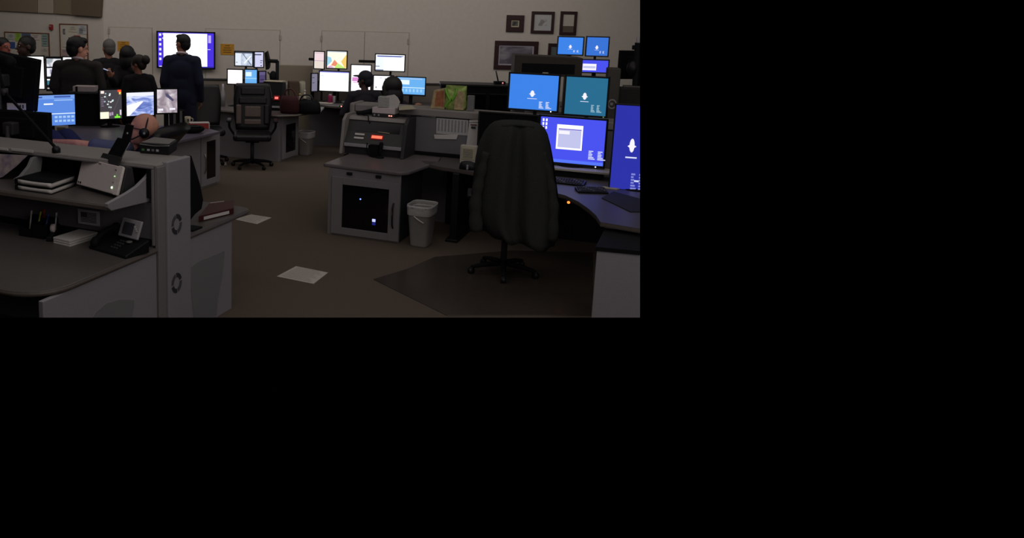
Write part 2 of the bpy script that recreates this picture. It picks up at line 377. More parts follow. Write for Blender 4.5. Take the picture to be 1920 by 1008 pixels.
# ================================================================== monitors
def srects(b, w, h, base, rects, y=0.0):
    def q(x0, y0, x1, y1, m, k):
        yy = y-.0008*k
        b.add([(-w/2+w*x0, yy, h-h*y1), (-w/2+w*x1, yy, h-h*y1), (-w/2+w*x1, yy, h-h*y0), (-w/2+w*x0, yy, h-h*y0)], [[0, 1, 2, 3]], m)
    q(0, 0, 1, 1, base, 0)
    for k, r in enumerate(rects):
        if len(r) == 2:                                   # polygon
            yy = y-.0008*(k+1)
            b.add([(-w/2+w*a, yy, h-h*c) for a, c in r[0]], [list(range(len(r[0])))], r[1])
        else: q(r[0], r[1], r[2], r[3], r[4], k+1)
def monitor(label, TL, TR, BR, BL, y, yaw, base, rects=(), stand='neck', zb=.75, group=None, bez=.018, bmat=None, led=None, back=False, depth=.05, bez_b=None, cat='monitor', name='monitor'):
    yaw = math.radians(yaw); cxp = sum(p[0] for p in (TL, TR, BR, BL))/4; cyp = sum(p[1] for p in (TL, TR, BR, BL))/4
    o = hy(cxp, cyp, y); fr = Frame(o.x, o.y, yaw)
    P = [fr.V(px, py, 0) for px, py in (TL, TR, BR, BL)]
    xl = (P[0].x+P[3].x)/2; xr_ = (P[1].x+P[2].x)/2; zt = (P[0].z+P[1].z)/2; zl = (P[2].z+P[3].z)/2
    W = xr_-xl; H = zt-zl; cu = (xl+xr_)/2
    pos = fr.w(cu, 0, zb); t = thing(name, label, cat, pos, yaw+(PI if back else 0), group)
    z0 = zl-zb; bb = bez_b or bez; bm_ = bmat or black
    def body(b):
        for (x, z, ww, hh) in ((0, bb/2, W, bb), (0, H-bez/2, W, bez), (-W/2+bez/2, H/2, bez, H), (W/2-bez/2, H/2, bez, H)):
            b.box((x, .012, z0+z), (ww, .03, hh), bm_, .004)
    part('bezel', t, body)
    def shell(b):
        b.box((0, .03, z0+H/2), (W-.012, .024, H-.012), blackm, .008); b.box((0, .03+depth/2, z0+H*.5), (W*.6, depth, H*.6), blackm, .012)
        if back:
            for k in range(5): b.box((0, .03+depth+.002, z0+H*(.66-.04*k)), (W*.4, .004, .006), black)
    part('back_shell', t, shell)
    so = MB(); srects(so, W-2*bez, H-bez-bb, base, rects); s = so.build('screen', t); s.location = (0, .0085, z0+bb)
    if led: part('power_light', t, lambda b: b.box((W*led[0], -.006, z0+bb*.5), (.012, .006, .010), led[1], .002))
    if stand == 'neck':
        part('stand_neck', t, lambda b: b.box((0, .075, (z0+H*.4)/2+.005), (.06, .03, z0+H*.4), blackm, .006))
        part('stand_base', t, lambda b: b.lathe([(.02, 0), (.13, 0), (.13, .008), (.05, .02), (.02, .022)], (0, .06, 0), blackm, 24, 1, .8))
    elif stand == 'pole':
        part('mount_pole', t, lambda b: b.tube([(0, .16, 0), (0, .16, z0+H*.6)], .02, darkg))
        part('mount_bracket', t, lambda b: b.box((0, .115, z0+H*.5), (.1, .1, .1), darkg, .01))
        part('pole_base', t, lambda b: b.lathe([(.02, 0), (.07, 0), (.07, .012), (.022, .02)], (0, .16, 0), darkg, 20))
    return t, W, H, fr, P
B1 = G('#3d84ea', 1.0); B2 = G('#2b7298', .9); B3 = G('#4a52f0', 1.0); B4 = G('#2c32a8', 1.0); WH = G('#ffffff', 1.3); W1 = G('#f4f0ff', 1.05)
LAV = G('#c4c6ee', 1.0); SKY = G('#6cb4f4', 1.0); SKL = G('#9ed2fa', 1.0); TXT = G('#dfe6ff', .95); GRYT = G('#9aa0c4', .9)
def emblem(cx_, cy, s, asp):
    """small white compass-star emblem with a caption line and two columns of small print"""
    n = 16; pts = [(cx_+s*.6/asp*math.cos(2*PI*k/n), cy+s*1.1*math.sin(2*PI*k/n)) for k in range(n)]
    pt2 = [(cx_-s*1.05/asp, cy+s*.12), (cx_, cy-s*.32), (cx_+s*1.05/asp, cy+s*.12), (cx_, cy+s*.62)]
    out = [(pts, W1), (pt2, W1), (cx_-.10, cy+.135, cx_+.10, cy+.152, TXT)]
    return out
def small_print(x0, y0, dx=.14, n=6, m=TXT):
    out = []
    for c in range(2):
        for k in range(n):
            wv = [.07, .045, .06, .055, .08, .1][k % 6]+.02*c*(k == n-1)
            out.append((x0+c*dx, y0+.034*k, x0+c*dx+wv, y0+.034*k+.021, m))
    return out
desk1 = emblem(.48, .545, .085, 1.25)+small_print(.63, .76)
monitor('blue desktop monitor on the upper left of the right station', (953, 133), (1050, 141), (1048, 211), (951, 206), 8.85, -24.2, B1, desk1, 'pole', led=(.36, G('#ffffff', 2)))
monitor('teal desktop monitor on the upper right of the right station', (1056, 138), (1142, 146), (1140, 224), (1058, 214), 8.7, -24.2, B2, emblem(.47, .5, .085, 1.1)+small_print(.64, .72, m=G('#a8c8d4', .9)), 'pole', led=(.42, G('#60a060', 1.0)))
win = [(0.0, .0, 1, .0, B3)]
dialog = [(.26, .15, .66, .70, WH), (.285, .265, .64, .66, LAV), (.285, .235, .64, .262, G('#7a70d0', 1)), (.295, .285, .46, .36, W1),
          (0, .93, 1, 1, G('#5878ff', 1.0))]
icons = [(.03+.05*i, .04+.085*k, .055+.05*i, .10+.085*k, WH) for i in range(2) for k in range(3)]
monitor('wide violet blue monitor with a dialog box, below the teal one', (1011, 213), (1140, 225), (1134, 320), (1006, 302), 8.45, -24.2, B3, dialog+icons+small_print(.77, .68), 'neck', zb=.839, led=(.37, G('#e8f0ff', 2.5)), bez_b=.026)
monitor('deep blue monitor cut by the right edge, nearest of the right station', (1149, 190), (1262, 203), (1258, 372), (1145, 349), 7.75, -20, B4, emblem(.33, .47, .075, 1.0)+[(.42, .88, .5, .9, TXT)]+small_print(.36, .8, m=G('#8a90e0', .9)), 'neck', bez=.014)
monitor('switched off black monitor left of the hanging jacket', (899, 208), (1012, 216), (1006, 290), (892, 279), 8.93, -24.2, mat('dead_screen', (9, 9, 11), .55, spec=.15), (), 'neck', led=(-.42, G('#a0b0c0', 1)))
# far station behind (two above, one below)
monitor('far blue monitor on the left, under the framed pictures', (1045, 67), (1096, 69), (1094, 105), (1044, 103), 13.2, -8, B1, emblem(.5, .55, .1, 1.3)+small_print(.63, .75, n=4), 'pole', zb=.9)
monitor('far blue monitor on the right, beside its twin under the pictures', (1097, 68), (1142, 68), (1143, 108), (1099, 105), 13.2, -8, G('#3a76dc', .95), emblem(.48, .55, .1, 1.1)+small_print(.62, .75, n=4), 'pole', zb=.9)
monitor('small violet monitor below the two far blue monitors', (1090, 111), (1143, 111), (1142, 138), (1089, 137), 13.1, -8, B3, [(.02, .3, .55, .85, W1), (.04, .5, .52, .68, LAV)], 'neck', zb=.9)
# station 2 (behind the bald man)
mapm = G('#4e4a50', .8)
mk = [(.05, .03, .2, .12, G('#ffe8e0', 1.1)), (.82, .0, .98, .08, G('#f05030', 1.1)), (.88, .08, .98, .16, G('#f0d060', 1.1)),
      (.0, .76, .4, .99, G('#fff4d8', 1.15)), (.42, .78, .5, .9, G('#b8a0c0', .9)), (.52, .77, .6, .88, G('#b8a0c0', .9)), (.66, .92, .92, .98, G('#80f040', 1.1)),
      (.74, .85, .82, .92, G('#80e040', 1.0)), (.9, .7, .97, .88, G('#e8e0e8', 1.0))]
random.seed(3)
for k in range(12):
    a, c = random.uniform(.05, .6), random.uniform(.08, .62); mk.append((a, c, a+.07, c+.045, G(random.choice(['#d8f4f4', '#ffffff', '#b0d0d8', '#e4f8f8']), 1)))
for k in range(5): mk.append((.04, .25+.07*k, .04+.1+.03*(k % 3), .27+.07*k, G('#a08ca8', .9)))
mk += [([(.95, .1), (.97, .1), (.62, .72), (.6, .72)], G('#6a6468', .8)), ([(.2, .1), (.23, .1), (.5, .7), (.47, .7)], G('#68646c', .8))]
monitor('monitor with a dark map, left of the three behind the bald man', (184, 167), (230, 165), (232, 223), (186, 227), 11.1, 30, mapm, mk, 'neck', bmat=blackm)
road = picture('highway_camera', [(.25, '#3c50a0'), (.42, '#7c90d8'), (.55, '#c8d4ff'), (.75, '#ffffff')], 5.5, 1.0, 1.2, rot=(0, .5, .3), stretch=(1, 1, 2.4))
monitor('monitor with a highway camera view, just above the bald head', (235, 172), (291, 169), (291, 215), (235, 223), 10.95, 32, road, [(0, .0, 1, .16, G('#eef0ff', 1.05)), ([(0, .55), (.55, .38), (.62, .40), (.1, 1), (0, 1)], G('#f4f4ff', 1.1))], 'neck', bmat=blackm)
feed = picture('hazy_camera', [(.28, '#5c5466'), (.45, '#a89aa4'), (.6, '#ddd4dc'), (.8, '#fff8f6')], 6, 1.0, .8)
monitor('monitor with a hazy grey camera view, right of the bald head', (292, 166), (336, 164), (334, 213), (292, 215), 11.0, 22, feed, [([(.42, .18), (.55, .2), (.84, .45), (.78, .52), (.45, .3)], G('#5a5878', .8)), (.06, .82, .3, .9, W1), (.62, .8, .9, .88, W1)], 'neck', bmat=blackm)
monitor('light blue form monitor left of the charcoal suited man', (60, 177), (144, 174), (143, 233), (60, 243), 10.4, 30, G('#5c8ce4', 1.0),
        [(.0, .0, 1, .13, G('#7aa4ee', 1.0)), (.06, .04, .22, .09, G('#3c5cb0', .9)), (.5, .03, .9, .09, G('#4464b8', .9)), (.25, .27, .47, .31, WH), (.0, .60, 1, .63, G('#d8e8ff', 1.1)), (.5, .15, .95, .19, G('#9cc0f4', 1))] +
        [(.5+.1*i, .69+.13*k, .57+.1*i, .76+.13*k, G('#a8ccf8', 1)) for i in range(5) for k in range(2)], 'neck', bmat=blackm)
# upper monitors of station 2, behind the charcoal man
monitor('bright white monitor edge beside the dark monitor back at left', (48, 103), (85, 105), (84, 169), (46, 168), 12.75, 10, WH, (), 'pole', zb=0, bmat=blackm)
monitor('monitor with a stack of map pictures left of the charcoal man', (86, 105), (117, 107), (118, 172), (85, 170), 12.7, 10, G('#20242a', .6),
        [(0, .03, 1, .28, picture('pale_map', [(.4, '#a0a8b0'), (.6, '#f4f4f8')], 9)), (0, .32, 1, .58, G('#f0f0f8', 1.05)), (.2, .36, .5, .5, G('#b8b0c8', .9)), (0, .66, 1, .70, WH), (0, .71, 1, .84, G('#4a88a0', .8)), (0, .93, .9, .96, G('#e8d8d8', .9))], 'pole', zb=0, bmat=blackm)
monitor('small white monitor corner touching the charcoal shoulder', (116, 105), (146, 106), (146, 130), (116, 130), 12.75, 10, WH, (), 'pole', zb=0, bmat=blackm)
# station 3
monitor('monitor with a street map, upper of the middle station', (438, 94), (475, 97), (475, 126), (440, 124), 13.9, -8, picture('street_map', [(.3, '#9aa6c0'), (.5, '#d0dcf0'), (.7, '#f4f8ff')], 8),
        [(0, 0, 1, .09, G('#505868', .8)), (0, .1, .33, 1, G('#e8f0fc', 1)), ([(.4, .1), (.46, .1), (.98, .95), (.9, .95)], G('#8894a8', .8)), ([(.5, .8), (.9, .25), (.94, .3), (.56, .85)], G('#f8fcff', 1.1)), (.03, .75, .14, .79, G('#606880', .8))], 'pole')
monitor('narrow turned monitor joined to the street map monitor', (475, 97), (495, 95), (496, 128), (477, 127), 13.85, 20, G('#d4d4f4', 1), [(0, .12, .8, .2, G('#50586c', .8)), (.65, .55, .95, .6, G('#505870', .8)), (.65, .68, .85, .74, G('#707090', .8)), (.7, .88, .85, .96, G('#30344c', .7))], 'pole')
monitor('white page monitor, lower left of the middle station', (424, 129), (456, 129), (457, 159), (426, 159), 13.75, -5, G('#fff4f8', 1.2), [(.08, .18, .9, .2, G('#f0d8e0', 1)), (.06, .22, .08, .9, G('#f4dce4', 1))], 'neck')
monitor('blue page monitor beside the white page monitor', (457, 129), (483, 129), (484, 158), (458, 158), 13.75, 5, SKY, [(.05, .16, .55, .48, G('#e0f4ff', 1.05)), (.05, .05, .7, .12, G('#88a8e0', 1)), (.0, .6, 1, .68, SKL)], 'neck')
monitor('dim violet monitor at the right of the middle station', (484, 132), (500, 133), (499, 156), (485, 157), 13.8, 35, G('#5c5080', .7), [(.2, .7, .8, .78, G('#30304c', .5)), (0, 0, 1, .3, G('#746898', .7))], 'neck')
# station 4
mp_ = monitor('pale pink page monitor, leftmost of the upper ones', (591, 96), (612, 95), (606, 130), (584, 130), 14.6, -20, G('#f4dce0', 1.0), [(0, .05, 1, .1, G('#d8c4cc', 1)), (0, .52, 1, .55, G('#b8a8b4', .9)), (0, .57, 1, 1, G('#ece0d4', 1))], 'pole')
monitor('colourful map monitor beside the pale pink page', (613, 94), (654, 95), (649, 130), (610, 129), 14.6, -14, G('#fff8e4', 1.1),
        [(0, 0, 1, .07, G('#e0e8f0', 1)), ([(0, .3), (.2, .38), (.25, .6), (0, .9)], G('#a0d8f0', 1)), ([(.2, .85), (.38, .5), (.55, .72), (.45, .9)], G('#f09070', 1)), ([(.4, .95), (.56, .7), (.95, .98), (.95, 1), (.4, 1)], G('#c8f080', 1)),
         ([(.72, .6), (.97, .2), (1, .2), (1, .98), (.9, .95)], G('#f8d070', 1)), ([(.05, .9), (.2, .86), (.4, .98), (.05, 1)], G('#e4b0d8', 1))], 'pole')
monitor('wide white monitor above the pink bottle', (597, 132), (656, 133), (655, 173), (598, 172), 14.55, -12, G('#fbfdff', 1.3), [(0, 0, 1, .05, G('#9090f0', 1)), (.03, .2, .12, .23, G('#b8e0f4', 1)), (.8, .1, .97, .9, G('#eefcfc', 1.25))], 'neck')
monitor('edge-on grey monitor left of the wide white one', (583, 136), (597, 137), (597, 172), (583, 173), 14.6, 30, G('#8c88a0', .8), [(.1, .2, .5, .24, G('#505468', .6)), (.1, .5, .5, .54, G('#505468', .6))], 'neck')
monitor('tall portrait monitor behind the head in the cap', (657, 120), (698, 121), (695, 178), (656, 178), 14.6, -5, G('#fdf8ff', 1.25), [(.05, .36, .95, .38, G('#e8d8f4', 1)), (.05, .42, .5, .56, G('#e090d8', 1)), (.1, .58, .6, .62, G('#f0c0e8', 1))], 'neck')
mq_ = monitor('white page monitor, topmost of the far right group', (702, 100), (761, 102), (759, 136), (703, 133), 14.55, -10, G('#fcfdff', 1.3), [(.03, .05, .97, .1, G('#5060b0', .8)), (.05, .1, .9, .14, G('#8090d0', .9)), (.0, .16, .28, 1, G('#e8eefc', 1.15)), (0, .72, .14, .76, G('#506090', .7)), (0, .94, .28, 1, G('#8890b0', .8))], 'pole')
for mm_, ln in ((mp_, .12), (mq_, .30)):
    part('side_bracket', mm_[0], lambda b: b.box((-mm_[1]/2-ln/2+.02, .05, sum((p.z for p in mm_[4]), 0)/4-.752+.01), (ln, .04, .045), blackm, .006))
monitor('small white monitor between the two seated heads', (698, 140), (739, 141), (738, 172), (700, 170), 14.55, 0, G('#fdfbff', 1.2), [(.1, .75, .15, .85, G('#404468', .6)), (.58, .15, .62, .4, G('#505478', .6)), (.7, .2, .74, .42, G('#505478', .6)), (.3, .12, .42, .16, G('#b0b0d0', .9))], 'neck')
monitor('sky blue form monitor at the right of the seated pair', (742, 142), (800, 145), (797, 181), (741, 178), 14.5, -14, SKY, [(.05, .04, .9, .1, G('#a8c8f0', 1)), (.1, .15, .45, .42, G('#e8f8ff', 1.05)), (.0, .58, 1, .62, G('#d8f0ff', 1.1))] +
        [(.06+.13*i, .68, .13+.13*i, .86, SKL) for i in range(7)], 'neck', bez_b=.025)
# big wall screen
t, W, H, fr, P = monitor('big bright wall screen behind the navy suited man', (293, 58), (404, 60), (403, 131), (294, 127), WY-.12, 0, G('#4a34e0', 1.0),
        [(.10, .02, .88, .97, G('#ffffff', 1.6))] + [(.02, .03+.14*k, .06, .10+.14*k, W1) for k in range(6)] + [(.08, .03, .1, .06, W1), (.08, .15, .1, .18, W1), (.9, .06, .95, .28, G('#c4b4ff', 1)), (.89, .46, .94, .475, W1), (0, .965, 1, 1, G('#3028a0', .9)), (.02, .97, .12, .99, W1)], None, zb=1.1, bez=.025, bmat=blackm, name='wall_screen', cat='wall screen')
part('wall_mount', t, lambda b: b.box((0, .09, .35), (.4, .06, .3), blackm))
# ================================================================== left console (nearest, FL frame: u along the row, v away)
def rounded(pts, radii, n=8):
    """2D polygon with rounded corners"""
    out = []; k = len(pts)
    for i in range(k):
        p = Vector(pts[i]); a = Vector(pts[i-1]); c = Vector(pts[(i+1) % k]); r = radii[i] if isinstance(radii, (list, tuple)) else radii
        if r <= 0: out.append(p); continue
        d1 = (a-p).normalized(); d2 = (c-p).normalized(); ang = math.acos(max(-1, min(1, d1.dot(d2)))); tl = r/math.tan(ang/2)
        s, e = p+d1*tl, p+d2*tl; cc = p+(d1+d2).normalized()*(r/math.sin(ang/2))
        a0 = math.atan2(s.y-cc.y, s.x-cc.x); a1 = math.atan2(e.y-cc.y, e.x-cc.x); dd = (a1-a0+PI) % (2*PI)-PI
        for j in range(n+1): t = a0+dd*j/n; out.append(Vector((cc.x+r*math.cos(t), cc.y+r*math.sin(t))))
    return out
def slab(name, parent, pts, z0, z1, m, r=0.006, me=None):
    def f(b):
        b.prism([(p[0], p[1], z0) for p in pts], (0, 0, z1-z0), m, r)
    return part(name, parent, f)
LO = FL.o
ld = thing('work_desk', 'near charcoal work desk with phone, lower left corner of the photo', 'desk', LO, AZ)
slab('desktop', ld, rounded([(0, -1.12), (0, -.005), (-2.6, -.005), (-2.6, -1.12)], [.26, 0, 0, 0]), .715, .752, desk_grey, .012)
slab('edge_band', ld, rounded([(.004, -1.124), (.004, -.005), (-2.6, -.005), (-2.6, -1.124)], [.26, 0, 0, 0]), .722, .744, edge_mat, .008)
part('end_panel', ld, lambda b: b.span((-.045, -1.09, 0), (-.012, -.005, .714), grey_panel, .004))
def curved_inset(b):
    pts = [FL.U(px, py, -.010) for px, py in [(168, 604), (180, 585), (200, 568), (225, 561), (251, 562), (251, 575), (246, 604)]]
    b.prism([(-.0125, p.y, p.z) for p in pts], (.0035, 0, 0), inset_grey)
part('curved_inset', ld, curved_inset)
part('support_bar', ld, lambda b: b.span((-2.5, -.98, .66), (-.06, -.94, .71), darkg, .004))
# spine partition: end column with emblems, rail, panels
lp = thing('console_partition', 'tall grey console partition with two ring emblems on its end column', 'partition', LO, AZ)
part('end_column', lp, lambda b: b.span((-.03, .088, 0), (.02, .37, 1.325), grey_panel, .008))
part('column_edge', lp, lambda b: b.span((-.028, .002, 0), (.002, .087, 1.30), strip_grey, .004))
def railf(b):
    b.span((-2.6, 0.0, 1.294), (-.005, .085, 1.318), grey_rail, .010)
    b.span((-2.6, .07, 1.294), (-.034, .37, 1.317), grey_rail, .010)
part('top_rail', lp, railf)
part('rail_lip', lp, lambda b: b.span((-2.6, -.006, 1.284), (-.03, .02, 1.302), strip_grey, .006))
part('lower_panel', lp, lambda b: b.span((-2.6, .02, .30), (-.064, .06, 1.05), fabric_d, .006))
part('base_panel', lp, lambda b: b.span((-2.6, .07, 0), (-.064, .30, .70), fabric_d, .006))
part('recess_back', lp, lambda b: b.span((-2.6, .33, 1.04), (-.064, .36, 1.293), blackm, .004))
part('upright_post', lp, lambda b: b.span((-.05, -.004, .76), (-.03, .015, 1.284), strip_grey, .004))
part('slotted_upright', lp, lambda b: b.span((-.082, -.012, 1.09), (-.052, .012, 1.284), blackm, .003))
part('kick_cover', lp, lambda b: b.span((-2.6, -.002, .754), (-.064, .018, .80), blackm, .004))
def ring(b, yy, zz):
    R, r = .062, .036
    for k in range(4):
        a0 = math.radians(90*k+10+6); a1 = math.radians(90*k+100-6); n = 10; o = []; i_ = []
        for j in range(n+1):
            a = a0+(a1-a0)*j/n; o.append((.0205, yy+R*math.cos(a), zz+1.15*R*math.sin(a))); i_.append((.0205, yy+r*math.cos(a), zz+1.15*r*math.sin(a)))
        mm = inset_d if k in (0, 2) else inset_e
        b.prism(o+i_[::-1], (.003, 0, 0), mm)
inset_d = mat('emblem_dark_grey', (58, 57, 62), .5); inset_e = mat('emblem_mid_grey', (86, 84, 84), .5)
for py in (420, 530):
    p = FL.U(331, py, .02); part('ring_emblem', lp, lambda b: ring(b, p.y, p.z))
# shelf over the desk with its two curved wings
sh = thing('overhead_shelf', 'grey shelf with curved end wings hanging on the partition at left', 'shelf', LO+Vector((0, 0, 0)), AZ)
SZ = 1.085
part('shelf_board', sh, lambda b: b.span((-2.6, -.30, SZ-.035), (-.125, .295, SZ), desk_grey, .006))
part('front_edge', sh, lambda b: b.span((-2.6, -.312, SZ-.032), (-.12, -.298, SZ-.004), edge_mat, .004))
def wing(b, u, px, th=.03, m=grey_panel):
    pts = [FL.U(x, y, u) for x, y in px]; b.prism([(u, p.y, p.z) for p in pts], (-th, 0, 0), m, .004)
part('right_wing', sh, lambda b: wing(b, -.085, [(202, 382), (203, 390), (209, 395), (288, 376), (289, 314), (275, 332), (258, 349), (240, 361), (222, 371)], .028))
part('left_wing', sh, lambda b: wing(b, -1.03, [(30, 336), (40, 330), (55, 312), (62, 296), (78, 290), (80, 300), (76, 330), (74, 345), (35, 345)], .028, inset_grey))
# documents on the shelf
bo = FL.Z(32, 356, SZ); bc = FL.Z(97, 365, SZ); bd = FL.Z(150, 346, SZ)
def binder(z, label, dz=.032, shift=0):
    e1 = (bc-bo); e2 = Vector((bd.x-bc.x, bd.y-bc.y, 0)); e2 = e2.normalized()*.30; c = FL.w(bo.x, bo.y, 0)
    t = thing('binder', label, 'binder', LO+Vector((0, 0, z)), AZ, 'black binders on the left shelf')
    def P(a, c_, zz): q = bo+e1*a+e2*c_; return (q.x, q.y, zz)
    def pages(b):
        rows = []
        for k in range(9):
            a = k/8; sag = -.010*math.sin(a*PI)
            rows.append([Vector(P(.02+a*.96, .012, .006)), Vector(P(.02+a*.96, .98, .006)), Vector(P(.02+a*.96, .98, dz-.006+sag*.5)), Vector(P(.02+a*.96, .012, dz-.004+sag*.4))])
        b.grid(rows, white)
    part('pages', t, pages)
    part('bottom_cover', t, lambda b: b.prism([P(0, 0, 0), P(1, 0, 0), P(1, 1, 0), P(0, 1, 0)], (0, 0, .005), blackm))
    def top(b):
        rows = []
        for k in range(9):
            a = k/8; s_ = -.010*math.sin(a*PI); z1 = dz-.003+s_*.4
            rows.append([Vector(P(a, 0.02, z1)), Vector(P(a, 1, z1)), Vector(P(a, 1, z1+.005)), Vector(P(a, .02, z1+.005))])
        b.grid(rows, blackm)
    part('top_cover', t, top)
    part('spine', t, lambda b: b.prism([P(0, 0, 0), P(0, 1, 0), P(0, 1, dz), P(0, 0, dz)], tuple(-e1.normalized()*.02), black, .003))
binder(SZ, 'lower of the two black binders stacked on the left shelf', .036)
binder(SZ+.040, 'upper of the two black binders stacked on the left shelf', .040)
# sheet fed document scanner
s1 = FL.Z(146, 352, SZ); s2 = FL.Z(222, 374, SZ); sd = (s2-s1).normalized(); syaw = AZ+math.atan2(sd.y, sd.x)
so = FL.w((s1.x+s2.x)/2, (s1.y+s2.y)/2, SZ+.001)-FL.ev*.015; sw = (s2-s1).length
sc = thing('document_scanner', 'white and black sheet fed document scanner with green light on the shelf', 'scanner', so, syaw)
def sprof(b, x0, x1, prof, m, r=.006): b.prism([(x0, y, z) for y, z in prof], (x1-x0, 0, 0), m, r)
part('body', sc, lambda b: sprof(b, -sw/2+.01, sw/2-.0, [(.03, 0), (.14, 0), (.155, .05), (.13, .20), (.08, .215), (.03, .04)], darkg, .008))
part('front_cover', sc, lambda b: sprof(b, -sw/2, sw/2-.055, [(0, .030), (.014, .026), (.068, .205), (.054, .213)], whitep, .006))
part('control_strip', sc, lambda b: sprof(b, sw/2-.055, sw/2, [(-.002, .028), (.018, .022), (.072, .205), (.056, .219)], mat('bright_white_plastic', (238, 226, 222), .45), .006))
def onface(b, x, f, ww, hh, m): b.box((x, -.003+.054*f, .030+.185*f), (ww, .006, hh), m, .002, rotx(-math.radians(17)))
part('power_light', sc, lambda b: onface(b, sw/2-.072, .22, .012, .012, G('#d8ffd0', 2.5)))
part('status_light', sc, lambda b: onface(b, sw/2-.068, .62, .007, .007, G('#b0ffa0', 1.5)))
for bx_, f_, w__, h__, m__ in ((-sw/2+.025, .10, .012, .012, darkg), (-sw/2+.05, .1, .012, .014, black), (-.02, .93, .03, .004, midg), (sw/2-.07, .85, .02, .004, midg), (sw/2-.072, .40, .008, .006, midg)):
    part('button', sc, lambda b: onface(b, bx_, f_, w__, h__, m__))
part('feed_tray', sc, lambda b: b.prism([(-.085, .075, .20), (.15, .075, .20), (.165, .095, .265), (-.055, .095, .265)], (0, .012, -.003), darkg, .003))
part('paper_support', sc, lambda b: b.prism([(-.01, .095, .25), (.155, .095, .25), (.225, .125, .385), (.08, .125, .385)], (0, .009, -.002), black, .003))
part('support_extension', sc, lambda b: b.prism([(.125, .120, .36), (.225, .120, .36), (.245, .14, .485), (.155, .14, .485)], (0, .007, -.002), black, .003))
part('support_button', sc, lambda b: b.ell((.192, .128, .425), (.008, .006, .008), silver))
part('side_wire', sc, lambda b: b.tube([(.162, .09, .25), (.232, .12, .37)], .002, silver, 6))
# gooseneck microphone clamped to the rail
gb = FL.Z(76, 292, 1.318); go = FL.w(gb.x, max(.03, gb.y), 1.318)
gm = thing('desk_lamp', 'thin black folding lamp clamped on the rail at far left', 'lamp', go, AZ)
F_g = Frame(go.x, go.y); top = F_g.V(8, 172, .12)
part('clamp', gm, lambda b: (b.lathe([(.03, 0), (.03, .03), (.018, .045)], (0, 0, 0), black, 16)))
part('arm', gm, lambda b: b.tube([(0, 0, .03), (top.x, top.y, top.z-1.318)], .011, blackm))
part('elbow', gm, lambda b: b.lathe([(.028, -.025), (.028, .025)], (top.x, top.y, top.z-1.318), darkg, 14))
part('upper_arm', gm, lambda b: b.tube([(top.x, top.y, top.z-1.318), (top.x-.12, top.y+.05, top.z-1.318+.25)], .011, blackm))
part('lamp_head', gm, lambda b: b.caps((top.x-.12, top.y+.05, top.z-1.318+.25), (top.x+.06, top.y+.0, top.z-1.318+.22), .04, .05, blackm))
# paper strips and pinned plan on the left of the shelf
for (x0, y0, x1, y1, lab) in [(-12, 277, 15, 281, 'white label strip at the far left end of the rail lip'), (21, 277, 62, 285, 'long white label strip on the rail lip left of the lamp')]:
    a = FL.V(x0, y0, -.016); c = FL.V(x1, y1, -.016); b = MB(); b.span((a.x, -.0175, min(a.z, c.z)-.006), (c.x, -.0125, min(a.z, c.z)+.012), white, .001)
    tag(b.build('label_strip'), lab, 'label', LO, AZ)
planm = picture('coloured_plan', [(.3, '#8a7c9c'), (.5, '#c0b0b4'), (.7, '#d4c4c0')], 14, lit=False)
pp = [FL.V(x, y, -.02) for x, y in [(-14, 288), (52, 291), (30, 312), (4, 332), (-14, 336)]]
b = MB(); b.prism([(p.x, p.y, p.z) for p in pp], (0, .003, 0), planm); tag(b.build('wall_plan'), 'large coloured plan sheet hanging at the far left under the rail', 'paper', LO, AZ)
# items on the near desk
DZ = .752
# desk phone
ph0 = FL.Z(236, 486, DZ); ph1 = FL.Z(166, 466, DZ); e = (ph0-ph1); pyaw = AZ+math.atan2(e.y, e.x)
po = FL.w((ph0.x+ph1.x)/2, (ph0.y+ph1.y)/2, DZ)
t = thing('desk_phone', 'black desk telephone with raised silver display on the near desk', 'telephone', po, pyaw)
pw = e.length
part('base', t, lambda b: b.prism([(-pw/2, y, z) for y, z in [(0, 0), (.20, 0), (.20, .085), (.02, .028), (0, .02)]], (pw, 0, 0), black, .006))
part('keypad', t, lambda b: [b.box((-.005+.024*i, .045+.026*j, .038+.0085*j), (.016, .015, .008), darkg, .002, rotx(math.radians(17))) for i in range(3) for j in range(4)])
part('dial_disc', t, lambda b: b.lathe([(.022, 0), (.022, .008), (.012, .010)], (.075, .125, .065), midg, 20))
def disp(b): b.box((.045, .165, .145), (.19, .018, .125), silver, .006, rotx(-math.radians(22)))
part('display_housing', t, disp)
part('display_glass', t, lambda b: b.box((.035, .1535, .147), (.10, .004, .08), mat('display_grey', (70, 68, 76), .3), .002, rotx(-math.radians(22))))
part('display_buttons', t, lambda b: [b.box((.120, .161-.006*k, .112+.016*k), (.014, .004, .008), white, .001, rotx(-math.radians(22))) for k in range(5)])
part('handset', t, lambda b: (b.tube(bez([(-pw/2+.045, .02, .06), (-pw/2+.045, .10, .105), (-pw/2+.045, .2, .125)]), .02, blackm), b.caps((-pw/2+.045, .015, .045), (-pw/2+.045, .025, .06), .03, .028, blackm), b.caps((-pw/2+.045, .19, .105), (-pw/2+.045, .2, .12), .032, .03, blackm)))
